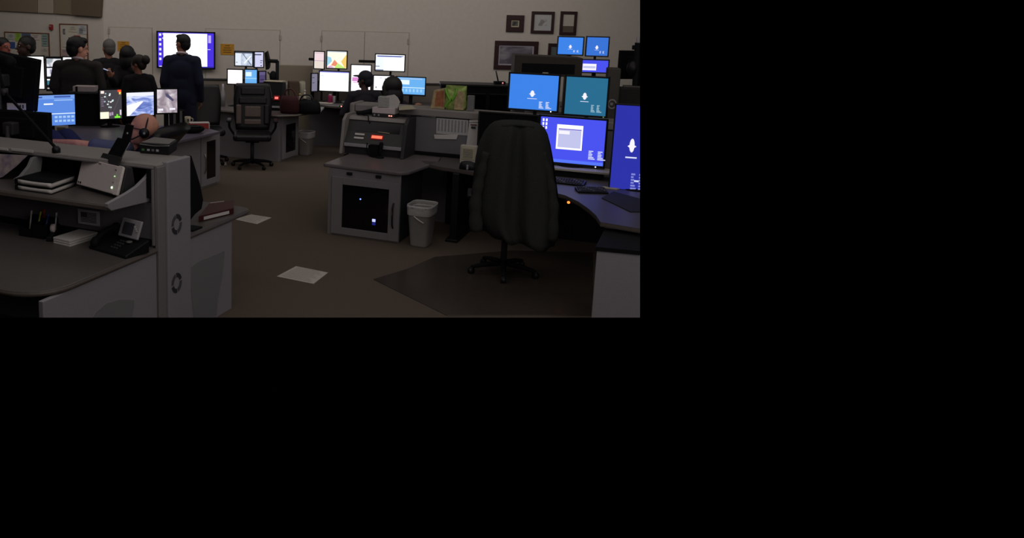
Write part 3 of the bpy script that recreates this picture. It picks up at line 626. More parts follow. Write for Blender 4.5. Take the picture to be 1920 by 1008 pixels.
# stack of white cards
def quad_box(name, label, cat, px, z, h, m, fr=FL, n=1, group=None, rr=.003):
    P = [fr.Z(x, y, z) for x, y in px]; c = sum(P, Vector())/len(P); o = fr.w(c.x, c.y, z)
    b = MB()
    for k in range(n): b.prism([(p.x-c.x+(.004*math.sin(k*3)), p.y-c.y, h*k/n+.0005*k) for p in P], (0, 0, h/n-.0015), m, min(rr, h/n/3))
    return tag(b.build(name), label, cat, o, fr.yaw, group)
quad_box('card_stack', 'stack of white index cards in front of the flag card on the near desk', 'papers', [(100, 456), (131, 463), (204, 440), (172, 433)], DZ, .045, white, n=3)
t = thing('card_tray', 'low black tray behind the white card stack', 'tray', FL.w(FL.Z(128, 438, DZ).x, FL.Z(128, 438, DZ).y, DZ), AZ)
part('tray_base', t, lambda b: b.box((0, .03, .01), (.2, .12, .02), blackm, .004)); part('tray_wall', t, lambda b: (b.box((0, .088, .035), (.2, .006, .06), blackm, .002), b.box((-.097, .03, .03), (.006, .12, .05), blackm, .002)))
# tape dispenser
q = FL.Z(98, 448, DZ)
t = thing('tape_dispenser', 'small black tape dispenser with white roll beside the card stack', 'tape dispenser', FL.w(q.x, q.y, DZ), AZ+.4)
part('body', t, lambda b: b.prism([(-.02, y, z) for y, z in [(-.07, 0), (.07, 0), (.07, .05), (.03, .055), (-.03, .03), (-.07, .035)]], (.04, 0, 0), black, .006))
part('tape_roll', t, lambda b: b.tube([(-.014, .03, .07), (.014, .03, .07)], .03, whitep, 20))
# pen organiser
q = FL.Z(70, 442, DZ)
t = thing('desk_organizer', 'black mesh organiser full of pens on the near desk', 'pen holder', FL.w(q.x, q.y, DZ), AZ)
def orgf(b):
    for (x, y, ww, dd, hh) in ((-.06, 0, .11, .11, .06), (.05, .0, .10, .10, .10), (-.01, .08, .22, .05, .12)):
        b.box((x, y, .003), (ww, dd, .006), blackm)
        for sx in (-1, 1): b.box((x+sx*(ww/2-.002), y, hh/2), (.004, dd, hh), blackm, .001)
        for sy in (-1, 1): b.box((x, y+sy*(dd/2-.002), hh/2), (ww, .004, hh), blackm, .001)
part('organizer_tray', t, orgf)
random.seed(5)
for k, (cn, lab) in enumerate([('c8c4c0', 'white pen leaning in the black organiser'), ('b04a30', 'orange red marker in the black organiser'), ('b0b030', 'yellow green marker in the black organiser'), ('9a3020', 'dark red marker in the black organiser'), ('2c3c8a', 'blue pen in the black organiser'), ('c0c0c8', 'silver pen at the back of the black organiser')]):
    b = MB(); tx, ty = random.uniform(-.25, .25), random.uniform(-.1, .2); m_ = mat('pen_'+cn, '#'+cn, .4)
    b.tube([(0, 0, 0), (tx*.12, ty*.12, .125)], .0055, m_, 8); b.tube([(tx*.12, ty*.12, .125), (tx*.16, ty*.16, .16)], .007, m_, 8)
    tag(b.build('pen'), lab, 'pen', FL.w(q.x-.08+.033*k, q.y+.08 if k % 2 else q.y+.01, DZ+.008), AZ, 'pens in the organiser')
# flag card
a = FL.V(149, 398, .01); c = FL.V(190, 426, .01); W = c.x-a.x; H = .105
t = thing('flag_card', 'white card printed with a dark striped flag at the back of the near desk', 'card', FL.w((a.x+c.x)/2, -.006, c.z+.01), AZ)
part('card', t, lambda b: b.box((0, 0, H/2), (W, .003, H), mat('flag_card_paper', (176, 172, 176), .8)))
def flag(b):
    fw, fh = W*.72, H*.66; fd = mat('flag_dark_ink', (52, 50, 58), .8); fl = mat('flag_grey_ink', (104, 100, 104), .8)
    for k in range(13):
        if k % 2 == 0: b.box((0, -.0022, H*.17+fh*(12.5-k)/13), (fw, .001, fh/13), fd)
    b.box((-fw*.3, -.0026, H*.17+fh*.73), (fw*.4, .001, fh*.54), fd)
    for i in range(6):
        for j in range(4): b.box((-fw*.3+fw*.4*(i-2.5)/7, -.0032, H*.17+fh*.73+fh*.54*(j-1.5)/5), (.003, .0006, .003), fl)
part('printed_flag', t, flag)
# the desk behind the partition
bd_ = thing('back_desk', 'charcoal desk end behind the ring emblem column', 'desk', LO, AZ)
slab('desktop', bd_, rounded([(0, .376), (0, 1.33), (-2.6, 1.33), (-2.6, .376)], [0, .12, 0, 0]), .715, .752, desk_grey, .012)
slab('edge_band', bd_, rounded([(.004, .376), (.004, 1.334), (-2.6, 1.334), (-2.6, .376)], [0, .12, 0, 0]), .722, .744, edge_mat, .008)
part('end_panel', bd_, lambda b: b.span((-.045, .376, 0), (-.012, 1.0, .714), grey_panel, .004))
pi = [FL.U(px, py, -.012) for px, py in [(355, 503), (372, 490), (421, 470), (416, 520), (408, 560), (404, 605), (364, 605), (358, 545)]]
part('angled_inset', bd_, lambda b: b.prism([(-.0125, p.y, p.z) for p in pi], (.0035, 0, 0), inset_grey))
# black screen side behind the column
k0 = [FL.U(px, py, -.03) for px, py in [(353, 293), (364, 292), (372, 318), (380, 345), (386, 375), (383, 392), (371, 402), (353, 425)]]
t = thing('privacy_wing', 'tall black slanted screen standing behind the emblem column', 'screen', LO+Vector((0, 0, .752)), AZ)
kk = [(p.y, max(.002, p.z-.752)) for p in k0]
part('panel', t, lambda b: b.prism([(-.05, y, z) for y, z in kk], (-.03, 0, 0), blackm, .006)); part('foot', t, lambda b: b.span((-.12, min(y for y, z in kk)+.05, 0), (-.02, max(y for y, z in kk)-.06, .012), blackm, .004))
# maroon folder with white spine label
P = [FL.Z(x, y, .752) for x, y in [(372, 417), (438, 401), (438, 386), (392, 392)]]
c = sum(P, Vector())/4; o = FL.w(c.x, c.y, .752)
t = thing('record_binder', 'maroon binder with white spine label lying behind the emblem column', 'binder', o, AZ)
part('cover', t, lambda b: b.prism([(p.x-c.x, p.y-c.y, 0) for p in P], (0, 0, .05), maroon, .006))
d_ = (P[1]-P[0]); nrm = Vector((d_.y, -d_.x, 0)).normalized()
def lab(b):
    A = P[0]-c+d_*.14+nrm*.002; B_ = P[0]-c+d_*.86+nrm*.002; b.prism([(A.x, A.y, .012), (B_.x, B_.y, .012), (B_.x, B_.y, .036), (A.x, A.y, .036)], tuple(nrm*.002), white)
part('spine_label', t, lab)
part('page_edge', t, lambda b: b.prism([((P[3].lerp(P[2], f)-c).x, (P[3].lerp(P[2], f)-c).y-.004, .044) for f in (.05, .6)]+[((P[3].lerp(P[2], f)-c).x, (P[3].lerp(P[2], f)-c).y+.004, .044) for f in (.6, .05)], (0, 0, .008), white))
# router box on the rail end
P = [FL.Z(x, y, 1.318) for x, y in [(262, 287), (318, 291), (332, 281), (288, 276)]]; c = sum(P, Vector())/4; o = FL.w(c.x, c.y, 1.318)
t = thing('router_box', 'flat black network box on the rail beside the scanner', 'router', o, AZ)
part('case', t, lambda b: b.prism([(p.x-c.x, p.y-c.y, 0) for p in P], (0, 0, .075), black, .006))
part('grey_top', t, lambda b: b.prism([((p.x-c.x)*.92, (p.y-c.y)*.92, .0755) for p in P], (0, 0, .004), mat('satin_grey_lid', (120, 116, 116), .3), .001))
e_ = P[1]-P[0]; n_ = Vector((e_.y, -e_.x, 0)).normalized()
def chrome(b):
    A = P[0]-c+n_*.003; B_ = P[1]-c+n_*.003; b.tube(bez([(A.x, A.y, .066), ((A.x+B_.x)/2, (A.y+B_.y)/2, .060), (B_.x, B_.y, .067)]), .004, metalm, 8)
part('chrome_strip', t, chrome)
def ports(b):
    for k, f in enumerate((.12, .3, .45, .6)): A = P[0]-c+e_*f+n_*.003; b.box((A.x, A.y, .028), (.02, .008, .016), [G('#305a30', .3), silver, midg, silver][k], .002, rotz(math.atan2(e_.y, e_.x)))
part('ports', t, ports)
# monitor backs on the far side of the left console
def roll_screen(t, deg):
    ps = [c for c in t.children if c.name.split('.')[0] in ('bezel', 'back_shell', 'screen')]
    bz_ = [c for c in ps if c.name.startswith('bezel')][0]; zs = [v.co.z for v in bz_.data.vertices]; zc = (min(zs)+max(zs))/2
    m_ = Matrix.Translation((0, 0, zc)) @ Matrix.Rotation(math.radians(deg), 4, 'Y') @ Matrix.Translation((0, 0, -zc))
    for c in ps: c.matrix_basis = m_ @ c.matrix_basis
monitor('lower black monitor back at far left, behind the lamp arm', (-20, 203), (98, 211), (98, 272), (-20, 262), 6.9, -18, G('#5860e8', .8), (), 'pole', zb=.752, back=True, bmat=blackm, name='turned_monitor')
um = monitor('upper black monitor back at far left, above the lower one', (-30, 96), (83, 104), (66, 201), (-30, 192), 7.2, -20, G('#6a50ff', .8), (), 'pole', zb=.752, back=True, bmat=blackm, name='turned_monitor')
roll_screen(um[0], -8)
b = MB(); a = hy(13, 193, 7.0); c = hy(49, 206, 7.0)
b.box((0, 0, (a.z-c.z)/2), (c.x-a.x, .004, a.z-c.z), cream)
for k in range(3): b.box((.01+.022*k, -.0028, (a.z-c.z)*.5), (.012, .001, .03), darkg)
tag(b.build('cream_label'), 'cream label with black print below the upper black monitor back', 'label', ((a.x+c.x)/2, 7.0, c.z), 0)

# ================================================================== centre console (FC frame)
CO = FC.o
cc = thing('console_cabinet', 'grey equipment cabinet with dark glass door in the centre', 'cabinet', CO, AZ)
part('carcass', cc, lambda b: b.span((-.795, .012, .0), (-.005, .74, .712), darkg, .006))  # dark grey stands in for the shade of an open side under the counter
part('front_frame', cc, lambda b: b.span((-.80, -.002, .0), (0, .010, .712), cab_grey, .003))
def doorf(b):
    for (u0, u1, z0, z1) in ((-.752, -.632, .02, .63), (-.118, -.0, .02, .63), (-.632, -.118, .02, .095), (-.632, -.118, .555, .63)): b.span((u0, -.024, z0), (u1, -.003, z1), cab_grey, .003)
dr = part('door', cc, doorf)
part('dark_glass', dr, lambda b: b.span((-.64, -.014, .09), (-.11, -.008, .56), glassd))
part('bow_handle', dr, lambda b: b.tube(bez([(-.062, -.024, .16), (-.062, -.05, .20), (-.062, -.056, .29), (-.062, -.05, .38), (-.062, -.024, .42)]), .009, black))
part('handle_highlight', dr, lambda b: b.tube(bez([(-.064, -.055, .25), (-.064, -.062, .32), (-.064, -.055, .37)]), .004, metalm))
for u0 in (-.56, -.24): part('top_clip', cc, lambda b: b.box((u0, -.012, .675), (.06, .02, .03), black, .004))
q = FC.V(676, 373, -.014); part('blue_power_light', cc, lambda b: b.ell((q.x, -.018, q.z), (.008, .005, .008), G('#6080ff', 3)))
q = FC.V(701, 413, -.014); part('blue_status_light', cc, lambda b: (b.box((q.x, -.017, q.z), (.036, .004, .03), G('#a8b0ff', 1.6), .004), b.box((q.x, -.0165, q.z-.036), (.036, .003, .026), G('#2830a0', .6), .008)))
ct = thing('console_counter', 'grey counter top over the glass door cabinet in the centre', 'counter', CO, AZ)
slab('top', ct, rounded([(-.87, -.0), (-.0, -.05), (.07, .03), (.16, .75), (.1, 1.03), (-.86, 1.03)], [.03, .1, .06, .1, 0, 0]), .714, .752, mat('grey_speckled_counter', (112, 104, 104), .4, noise=160, amp=.14), .012)
# equipment hutch
hu = thing('equipment_hutch', 'grey radio hutch with red display and dark window on the centre counter', 'hutch', CO, AZ)
hv = .70
part('left_side', hu, lambda b: b.prism([(-.965, y, z) for y, z in [(hv-.05, .753), (1.05, .753), (1.05, 1.19), (hv+.1, 1.19), (hv+.02, 1.13)]], (.035, 0, 0), grey_rail, .005))
part('right_side', hu, lambda b: b.prism([(-.245, y, z) for y, z in [(hv-.05, .753), (1.05, .753), (1.05, 1.18), (hv+.12, 1.18), (hv+.05, 1.12)]], (.04, 0, 0), darkg, .005))
part('top_panel', hu, lambda b: b.prism([(-.93, y, z) for y, z in [(hv+.13, 1.125), (hv+.16, 1.165), (1.05, 1.165), (1.05, 1.13)]], (.684, 0, 0), grey_rail, .004))
part('back', hu, lambda b: b.span((-.93, 1.02, .753), (-.246, 1.05, 1.125), blackm))
part('front_panel', hu, lambda b: b.prism([(-.93, hv, .87), (-.247, hv, .87), (-.247, hv+.09, 1.00), (-.93, hv+.09, 1.00)], (0, .02, .006), mat('charcoal_console_face', (62, 60, 60), .5)))
part('window_frame', hu, lambda b: b.prism([(-.93, hv+.09, 1.00), (-.247, hv+.09, 1.00), (-.247, hv+.15, 1.125), (-.93, hv+.15, 1.125)], (0, .02, .004), mat('charcoal_console_face', (62, 60, 60), .5)))
part('dark_window', hu, lambda b: b.prism([(-.83, hv+.088, 1.005), (-.31, hv+.088, 1.005), (-.31, hv+.138, 1.11), (-.83, hv+.138, 1.11)], (0, .006, 0), glassd))
part('paper_edge', hu, lambda b: b.tube([(-.56, hv+.085, 1.012), (-.42, hv+.086, 1.006)], .004, cream, 6))
hl = [FC.V(x, y, hv+.02) for x, y in ((676, 253), (675, 261))]
for k, dz in enumerate((.972, .934)):
    part('white_button_bar', hu, lambda b: b.box((-.765, hv+.062-.025*k, dz), (.115, .012, .024), white, .004, rotx(-math.radians(35))), 'white button bar')
part('red_display', hu, lambda b: b.box((-.555, hv+.05, .958), (.125, .012, .034), G('#ff6a50', 1.5), .003, rotx(-math.radians(35))), 'lit red number display')
part('display_surround', hu, lambda b: b.box((-.555, hv+.054, .957), (.15, .01, .06), G('#801818', .5), .004, rotx(-math.radians(35))))
for bu, bw_ in ((-.775, .29), (-.36, .23)): part('bottom_strip', hu, lambda b: b.box((bu, hv-.012, .858), (bw_, .02, .036), silver, .004))
part('lower_front', hu, lambda b: b.prism([(-.92, hv+.03, .753), (-.25, hv+.03, .753), (-.25, hv+.01, .842), (-.92, hv+.01, .842)], (0, .02, 0), darkg))
part('gap_panel', hu, lambda b: b.box((-.555, hv-.016, .82), (.1, .03, .13), blackm, .004))
# microphone on the counter in front of the hutch
q = FC.Z(712, 296, .753)
t = thing('desk_microphone', 'black desk microphone with looping cord in front of the radio hutch', 'microphone', FC.w(q.x, q.y, .753), AZ)
part('base', t, lambda b: b.lathe([(.03, 0), (.045, 0), (.045, .012), (.02, .02)], (0, 0, 0), blackm, 20))
part('stem', t, lambda b: b.tube([(0, 0, .015), (0, .03, .12)], .012, blackm)); part('head', t, lambda b: b.caps((0, .03, .11), (0, .035, .15), .022, .024, blackm))
part('cord', t, lambda b: b.tube(bez([(0, .0, .008), (-.05, -.02, .008), (-.12, .02, .008), (-.17, .06, .03), (-.18, .065, .10), (-.175, .06, .145)]), .006, blackm, 8))
# partition behind
cp = thing('console_partition', 'low grey fabric partition carrying printed sheets in the centre', 'partition', CO, AZ)
part('panel', cp, lambda b: b.span((-.215, 1.07, .79), (1.9, 1.11, 1.19), fabric_p, .006))
part('seam_strip', cp, lambda b: b.span((-.215, 1.066, .755), (1.9, 1.105, .79), blackm, .004))
part('top_rail', cp, lambda b: b.span((-.95, 1.055, 1.192), (1.9, 1.36, 1.275), grey_rail, .012))
part('end_cap', cp, lambda b: b.span((-1.02, 1.052, .30), (-.955, 1.38, 1.285), grey_rail, .02))
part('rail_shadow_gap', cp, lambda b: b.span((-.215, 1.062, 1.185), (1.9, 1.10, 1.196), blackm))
part('base', cp, lambda b: b.span((-.95, 1.09, 0), (1.9, 1.32, .75), fabric_d))
def sheet_on(fr, px, v, m, name, label, cat='paper', lines=None, th=.004):
    P = [fr.V(x, y, v) for x, y in px]; c = sum(P, Vector())/len(P)
    t = thing(name, label, cat, fr.w(c.x, v, min(p.z for p in P)), fr.yaw); z0 = min(p.z for p in P)
    part('sheet', t, lambda b: b.prism([(p.x-c.x, 0, p.z-z0) for p in P], (0, -th, 0), m))
    if lines: part('print', t, lambda b: lines(b, max(p.x for p in P)-min(p.x for p in P), max(p.z for p in P)-z0, -th-.0008))
    return t
def cols(b, W, H, y):
    for i in range(9): b.box((-W*.42+W*.105*i, y, H*.55), (W*.05, .001, H*.75), mat('grey_ink', (146, 143, 146), .8, noise=300, amp=.4))
sheet_on(FC, [(819, 221), (878, 225), (877, 254), (818, 250)], 1.068, greyp, 'printed_list', 'printed list pinned to the centre partition', lines=cols)
sheet_on(FC, [(814, 252), (859, 252), (856, 261), (815, 260)], 1.062, white, 'paper_strip', 'white paper strip below the printed list')
sheet_on(FC, [(880, 225), (900, 224), (900, 229), (880, 229)], 1.064, white, 'paper_slip', 'white slip above the clipboard on the centre partition')
sheet_on(FC, [(790, 216), (817, 218), (817, 220), (790, 218)], 1.066, white, 'paper_slip', 'thin white slip under the rail left of the printed list')
t = sheet_on(FC, [(880, 230), (899, 230), (897, 276), (874, 274)], 1.055, white, 'clipboard', 'clipboard with white page leaning on the centre partition', 'clipboard')
part('clip', t, lambda b: b.box((.0, -.012, .215), (.05, .012, .022), darkg, .003)); part('header', t, lambda b: b.box((.0, -.006, .242), (.07, .003, .016), mat('maroon_print', (120, 80, 84), .7)))
# things on the counter/desk right of the hutch
rd = thing('station_desk', 'dark curved station desk under the blue monitors at right', 'desk', CO, AZ)
q = [(-.01, .70), (.06, .56), (.28, .45), (.48, .395), (.9, .26), (1.35, .12)]
A_ = [FC.Z(x, y, .752) for x, y in [(1040, 361), (1060, 366), (1085, 378), (1105, 392), (1118, 404), (1126, 416)]]
B_ = FC.Z(1150, 420, .752); C_ = FC.Z(1215, 431, .752)
pts = q+[(p.x, p.y) for p in A_]+[(B_.x, B_.y), (C_.x, C_.y), (C_.x+.5, C_.y-.1), (2.6, 1.05), (.12, 1.05), (.17, .74)]
slab('desktop', rd, pts, .716, .752, desk_grey, 0.0)
slab('edge_band', rd, [(x*1.0, y-.004) for x, y in pts], .724, .744, edge_mat, 0.0)
part('modesty_panel', rd, lambda b: b.span((.2, .98, .02), (1.9, 1.0, .71), blackm))
l0 = FC.Z(806, 476, 0); l1 = FC.Z(828, 470, 0)
part('leg', rd, lambda b: b.span((.43, .36, 0), (.50, .90, .715), black, .006)); part('foot', rd, lambda b: b.span((.40, .30, 0), (.53, .95, .03), black, .006))
E0 = FC.Z(1119, 470, .66); E1 = FC.Z(1215, 480, .66)
def endp(b):
    b.prism([(E0.x, E0.y, 0), (E1.x+.3, E1.y+.05, 0), (E1.x+.3, E1.y+.05, .66), (E0.x, E0.y, .66)], (.0, .035, 0), grey_panel, .003)
rc = thing('end_cabinet', 'grey cabinet end in the lower right corner', 'cabinet', CO, AZ)
part('front_panel', rc, endp); part('side_panel', rc, lambda b: b.prism([(E0.x, E0.y+.036, 0), (E0.x+.02, E0.y+.036, 0), (E0.x+.02, E0.y+.6, 0), (E0.x, E0.y+.6, 0)], (0, 0, .66), darkg))
part('top_edge', rc, lambda b: b.prism([(E0.x-.01, E0.y-.01, .662), (E1.x+.3, E1.y+.04, .662), (E1.x+.3, E1.y+.6, .662), (E0.x-.01, E0.y+.6, .662)], (0, 0, .03), blackm))
# beige power unit
q0 = FC.Z(862, 306, .752); q1 = FC.Z(890, 310, .752); ww = (q1-q0).length
t = thing('beige_device', 'small beige vented box standing on the desk below the clipboard', 'device', FC.w((q0.x+q1.x)/2, (q0.y+q1.y)/2+.02, .752), AZ)
part('case', t, lambda b: b.box((0, .03, .10), (ww, .07, .20), beige, .01)); part('front_frame', t, lambda b: b.box((0, -.008, .115), (ww*.76, .008, .13), cream, .006))
part('vent', t, lambda b: [b.box((0, -.013, .068+.013*k), (ww*.6, .003, .004), midg) for k in range(8)])
q0 = FC.Z(877, 317, .752)
t = thing('tape_dispenser', 'round black tape dispenser beside the hanging jacket', 'tape dispenser', FC.w(q0.x, q0.y-.01, .752), AZ)
part('body', t, lambda b: (b.lathe([(.001, 0), (.09, 0), (.088, .03), (.07, .075), (.04, .085), (.001, .088)], (0, 0, 0), black, 24, 1, .55))); part('tape_core', t, lambda b: b.box((.01, -.05, .03), (.02, .012, .05), silver, .004))
# waste basket with liner
def basket(name, label, cx_, cy_, rx, ry, h, fr, z=0, group=None):
    t = thing(name, label, 'waste basket', fr.w(cx_, cy_, 0), fr.yaw, group)
    def ringp(s, zz, n=32):
        out = []
        for k in range(n):
            a = 2*PI*k/n; ca, sa = math.cos(a), math.sin(a); e_ = .45
            out.append(Vector((rx*s*math.copysign(abs(ca)**e_, ca), ry*s*math.copysign(abs(sa)**e_, sa), zz)))
        return out
    part('bin', t, lambda b: b.grid([ringp(.70, 0), ringp(.72, .02), ringp(.97, h-.03), ringp(1.02, h-.02), ringp(1.02, h), ringp(.97, h), ringp(.94, h-.03), ringp(.69, .03)], trashm))
    def linerf(b):
        rows = []
        for k in range(6):
            zz = h+.006-.02*k if k else h+.006; s_ = 1.03+.006*math.sin(k*2.1)
            r = ringp(s_-.05*k/6, zz)
            for i, p in enumerate(r): f = 1+.015*math.sin(i*2.3+k*1.7); p.x *= f; p.y *= f
            rows.append(r)
        b.grid([ringp(.92, h-.05), ringp(.98, h+.006)]+rows, linerm, cap=False)
    part('liner', t, linerf)
    part('liner_knot', t, lambda b: b.tube(bez([(-rx*.3, -ry*.95, h-.10), (rx*.1, -ry*1.0, h-.13), (rx*.5, -ry*.96, h-.16)]), .007, whitep, 6))
    return t
basket('waste_basket', 'grey waste basket with plastic liner beside the centre cabinet', .215, .07, .13, .16, .425, FC)
# power strip, label printer and tissue pieces on the hutch rail
RZ = 1.276
q0 = FC.Z(703, 214, RZ); q1 = FC.Z(748, 213, RZ)
PS = Vector((-.66, 1.17, 0))
t = thing('power_strip', 'dark power unit with two red lights on the centre rail', 'power strip', FC.w(-.54, .875, 1.167), AZ)
part('case', t, lambda b: b.box((0, .09, .02), (.27, .17, .04), darkg, .005)); 
for lx in (.075, .10): part('red_light', t, lambda b: b.box((lx, .003, .022), (.014, .006, .010), G('#ff9080', 3)))
for lx in (-.1, -.05): part('dial', t, lambda b: b.tube([(lx, .006, .02), (lx, -.004, .02)], .011, silver, 12))
t = thing('white_box', 'long white carton on the power unit', 'box', FC.w(-.54, .885, 1.167+.041), AZ)
part('carton', t, lambda b: b.box((-.0, .075, .032), (.27, .14, .064), whitep, .004)); part('lid_fold', t, lambda b: b.box((.09, .075, .0655), (.08, .13, .003), white))
b = MB(); b.box((0, 0, .06), (.17, .12, .12), mat('grey_card', (172, 172, 170), .8), .006, rotz(.2)); tag(b.build('grey_cube'), 'grey cube shaped note block on the white carton', 'note block', FC.w(-.535, .955, 1.167+.108), AZ)
q = FC.loc(hy(742, 180, 9.9))
t = thing('folded_paper', 'white folded paper propped against the grey cube', 'paper', FC.w(-.47, .905, 1.167+.109), AZ)
part('fold', t, lambda b: (b.prism([(-.02, .0, .0), (.085, .0, .0), (.115, .0, .07), (.085, .0, .12), (.045, .0, .15), (-.05, .0, .13)], (0, .012, 0), white, .002)))
quad_box('paper_sheaf', 'flat sheaf of white paper right of the white carton', 'papers', [(748, 207), (780, 205), (772, 199), (748, 200)], RZ, .012, cream, FC)
t = thing('handset', 'black handset resting on the left end of the centre rail', 'handset', FC.w(-.76, .95, 1.167), AZ+.3)
part('body', t, lambda b: b.caps((-.1, -.02, .022), (.12, .05, .05), .02, .04, blackm)); part('cord', t, lambda b: b.tube(bez([(-.1, -.02, .02), (-.03, -.10, .012), (.02, -.13, .012), (.03, -.15, -.02), (.03, -.15, -.06)]), .006, blackm, 8))
# bags behind the rail
def bag(label, px, y, m, m2, th, cat='bag', name='shopping_bag'):
    P = [hy(x, yy, y) for x, yy in px]; cxx = (min(p.x for p in P)+max(p.x for p in P))/2; z0 = min(p.z for p in P)
    return P, cxx, z0
t = thing('paper_bag', 'orange and tan paper bag left of the green plastic bag', 'bag', FC.w(.03, 1.13, RZ), AZ)
part('sack', t, lambda b: b.prism([(-.10, 0, 0), (.06, 0, 0), (.06, 0, .235), (-.07, 0, .205)], (0, .12, 0), peach, .006))
part('orange_print', t, lambda b: b.prism([(-.05, -.003, .03), (.05, -.003, .03), (.05, -.003, .21), (-.04, -.003, .19)], (0, .002, 0), orangeb))
t = thing('plastic_bag', 'lime green knotted plastic bag on the centre rail', 'bag', FC.w(.20, 1.12, RZ), AZ)
def pbag(b):
    rows = []
    for k in range(9):
        z = .235*k/8; s_ = [.9, 1, 1.03, 1.02, 1, .97, .93, .95, .9][k]; r = []
        for i in range(28):
            a = 2*PI*i/28; f = 1+.05*math.sin(5*a+k)+.03*math.sin(9*a-k*1.3)
            r.append(Vector((.125*s_*f*math.cos(a), .06+.075*s_*f*math.sin(a), z+(.035*math.cos(2*a) if k == 8 else 0))))
        rows.append(r)
    b.grid(rows, greenb)
part('sack', t, pbag)
part('patterned_side', t, lambda b: b.prism([(.01, -.027, .01), (.115, -.022, .01), (.12, -.022, .20), (.02, -.027, .23)], (0, .003, 0), peach, .001))
part('knot_handles', t, lambda b: (b.tube(bez([(-.10, -.02, .235), (-.06, -.035, .15), (-.02, -.036, .11), (.02, -.034, .17), (.03, -.02, .24)]), .012, mat('bright_green_plastic', (126, 196, 60), .35)), b.tube(bez([(-.09, -.028, .03), (-.05, -.038, .09), (-.02, -.038, .12)]), .012, mat('bright_green_plastic', (126, 196, 60), .35)), b.ell((-.02, -.038, .115), (.018, .012, .012), darkg)))
b = MB(); b.box((0, .03, .085), (.075, .05, .17), mat('dim_white_card', (128, 126, 128), .8), .006); tag(b.build('small_carton'), 'small pale carton right of the green bag', 'box', FC.w(.38, 1.13, RZ), AZ)
# ================================================================== chairs
def office_chair(label, x, y, yaw, seat_z=.5, back_h=.75, bw=.56, exec_=True, cloth=leather, panel=leatherb, group=None, arms=True, tilt=.14):
    """root at the floor; the sitter faces local -y"""
    t = thing('office_chair', label, 'chair', (x, y, 0), yaw, group)
    for k in range(5):
        a = 2*PI*k/5+.3; c, s_ = math.cos(a), math.sin(a)
        L = part('base_leg', t, lambda b: b.tube([(.03*c, .03*s_, .10), (.20*c, .20*s_, .085), (.30*c, .30*s_, .065)], [.028, .022, .016], blackm, 8))
        part('caster', L, lambda b: (b.tube([(.30*c-.012*s_-.01, .30*s_+.012*c, .03), (.30*c+.012*s_+.01, .30*s_-.012*c, .03)], .03, black, 14), b.box((.30*c, .30*s_, .055), (.03, .03, .02), black, .004)))
    part('gas_lift', t, lambda b: b.tube([(0, 0, .09), (0, 0, seat_z-.10)], .028, darkg, 14))
    part('seat_mechanism', t, lambda b: b.box((0, 0, seat_z-.095), (.2, .26, .04), blackm, .01))
    part('seat', t, lambda b: (b.box((0, -.01, seat_z-.03), (bw-.02, .52, .10), cloth, .045, seg=4), b.box((0, -.25, seat_z-.03), (bw-.1, .06, .085), cloth, .03, seg=3)))
    tl = rotx(-tilt)
    def bp(x_, y_, z_): v = tl @ Vector((x_, y_, z_)); return (v.x, v.y+.25, v.z+seat_z)
    def back(b):
        rows = []
        for k in range(13):
            f = k/12; z = .02+back_h*f; hw = bw/2*(.86+.14*math.sin(min(1, f*1.6)*PI/2)-.30*max(0, f-.72)*1.6); r = []
            for i in range(24):
                a = 2*PI*i/24; e_ = .5
                r.append(Vector(bp(hw*math.copysign(abs(math.cos(a))**e_, math.cos(a)), .055*math.copysign(abs(math.sin(a))**e_, math.sin(a)), z)))
            rows.append(r)
        b.grid(rows, cloth)
    bk = part('backrest', t, back)
    if exec_:
        def pad(b, x_, z_, ww, hh, mm): b.box(bp(x_, -.062, z_), (ww, .05, hh), mm, .02, tl, 3)
        part('head_pillow', bk, lambda b: pad(b, 0, back_h*.86, bw*.62, back_h*.17, cloth))
        part('shoulder_pad', bk, lambda b: pad(b, 0, back_h*.66, bw*.72, back_h*.15, cloth))
        part('centre_pad', bk, lambda b: pad(b, 0, back_h*.42, bw*.42, back_h*.24, panel), 'worn brown grey centre pad')
        part('lumbar_pad', bk, lambda b: pad(b, 0, back_h*.20, bw*.44, back_h*.12, panel), 'worn brown grey lumbar pad')
        for s_ in (-1, 1): part('side_bolster', bk, lambda b: pad(b, s_*bw*.36, back_h*.36, bw*.14, back_h*.42, panel if s_ < 0 else cloth))
    if arms:
        for s_ in (-1, 1):
            part('armrest', t, lambda b: (b.tube(bez([(s_*(bw/2-.02), .12, seat_z-.03), (s_*(bw/2+.05), .12, seat_z+.08), (s_*(bw/2+.05), .06, seat_z+.19)], 6), .018, blackm, 8), b.box((s_*(bw/2+.05), -.03, seat_z+.205), (.075, .30, .035), black, .014)))
    return t
q = hz(475, 308, 0)
office_chair('black executive office chair facing out, left of the middle waste basket', q.x, 12.47, math.radians(4), .50, .70, .58)
# jacket chair
JX = hz(958, 535, 0)
jx, jy = JX.x, JX.y+.35
jch = office_chair('dark office chair under the hanging jacket on the floor mat at right', jx, jy, math.radians(170), .52, .60, .54, exec_=False)
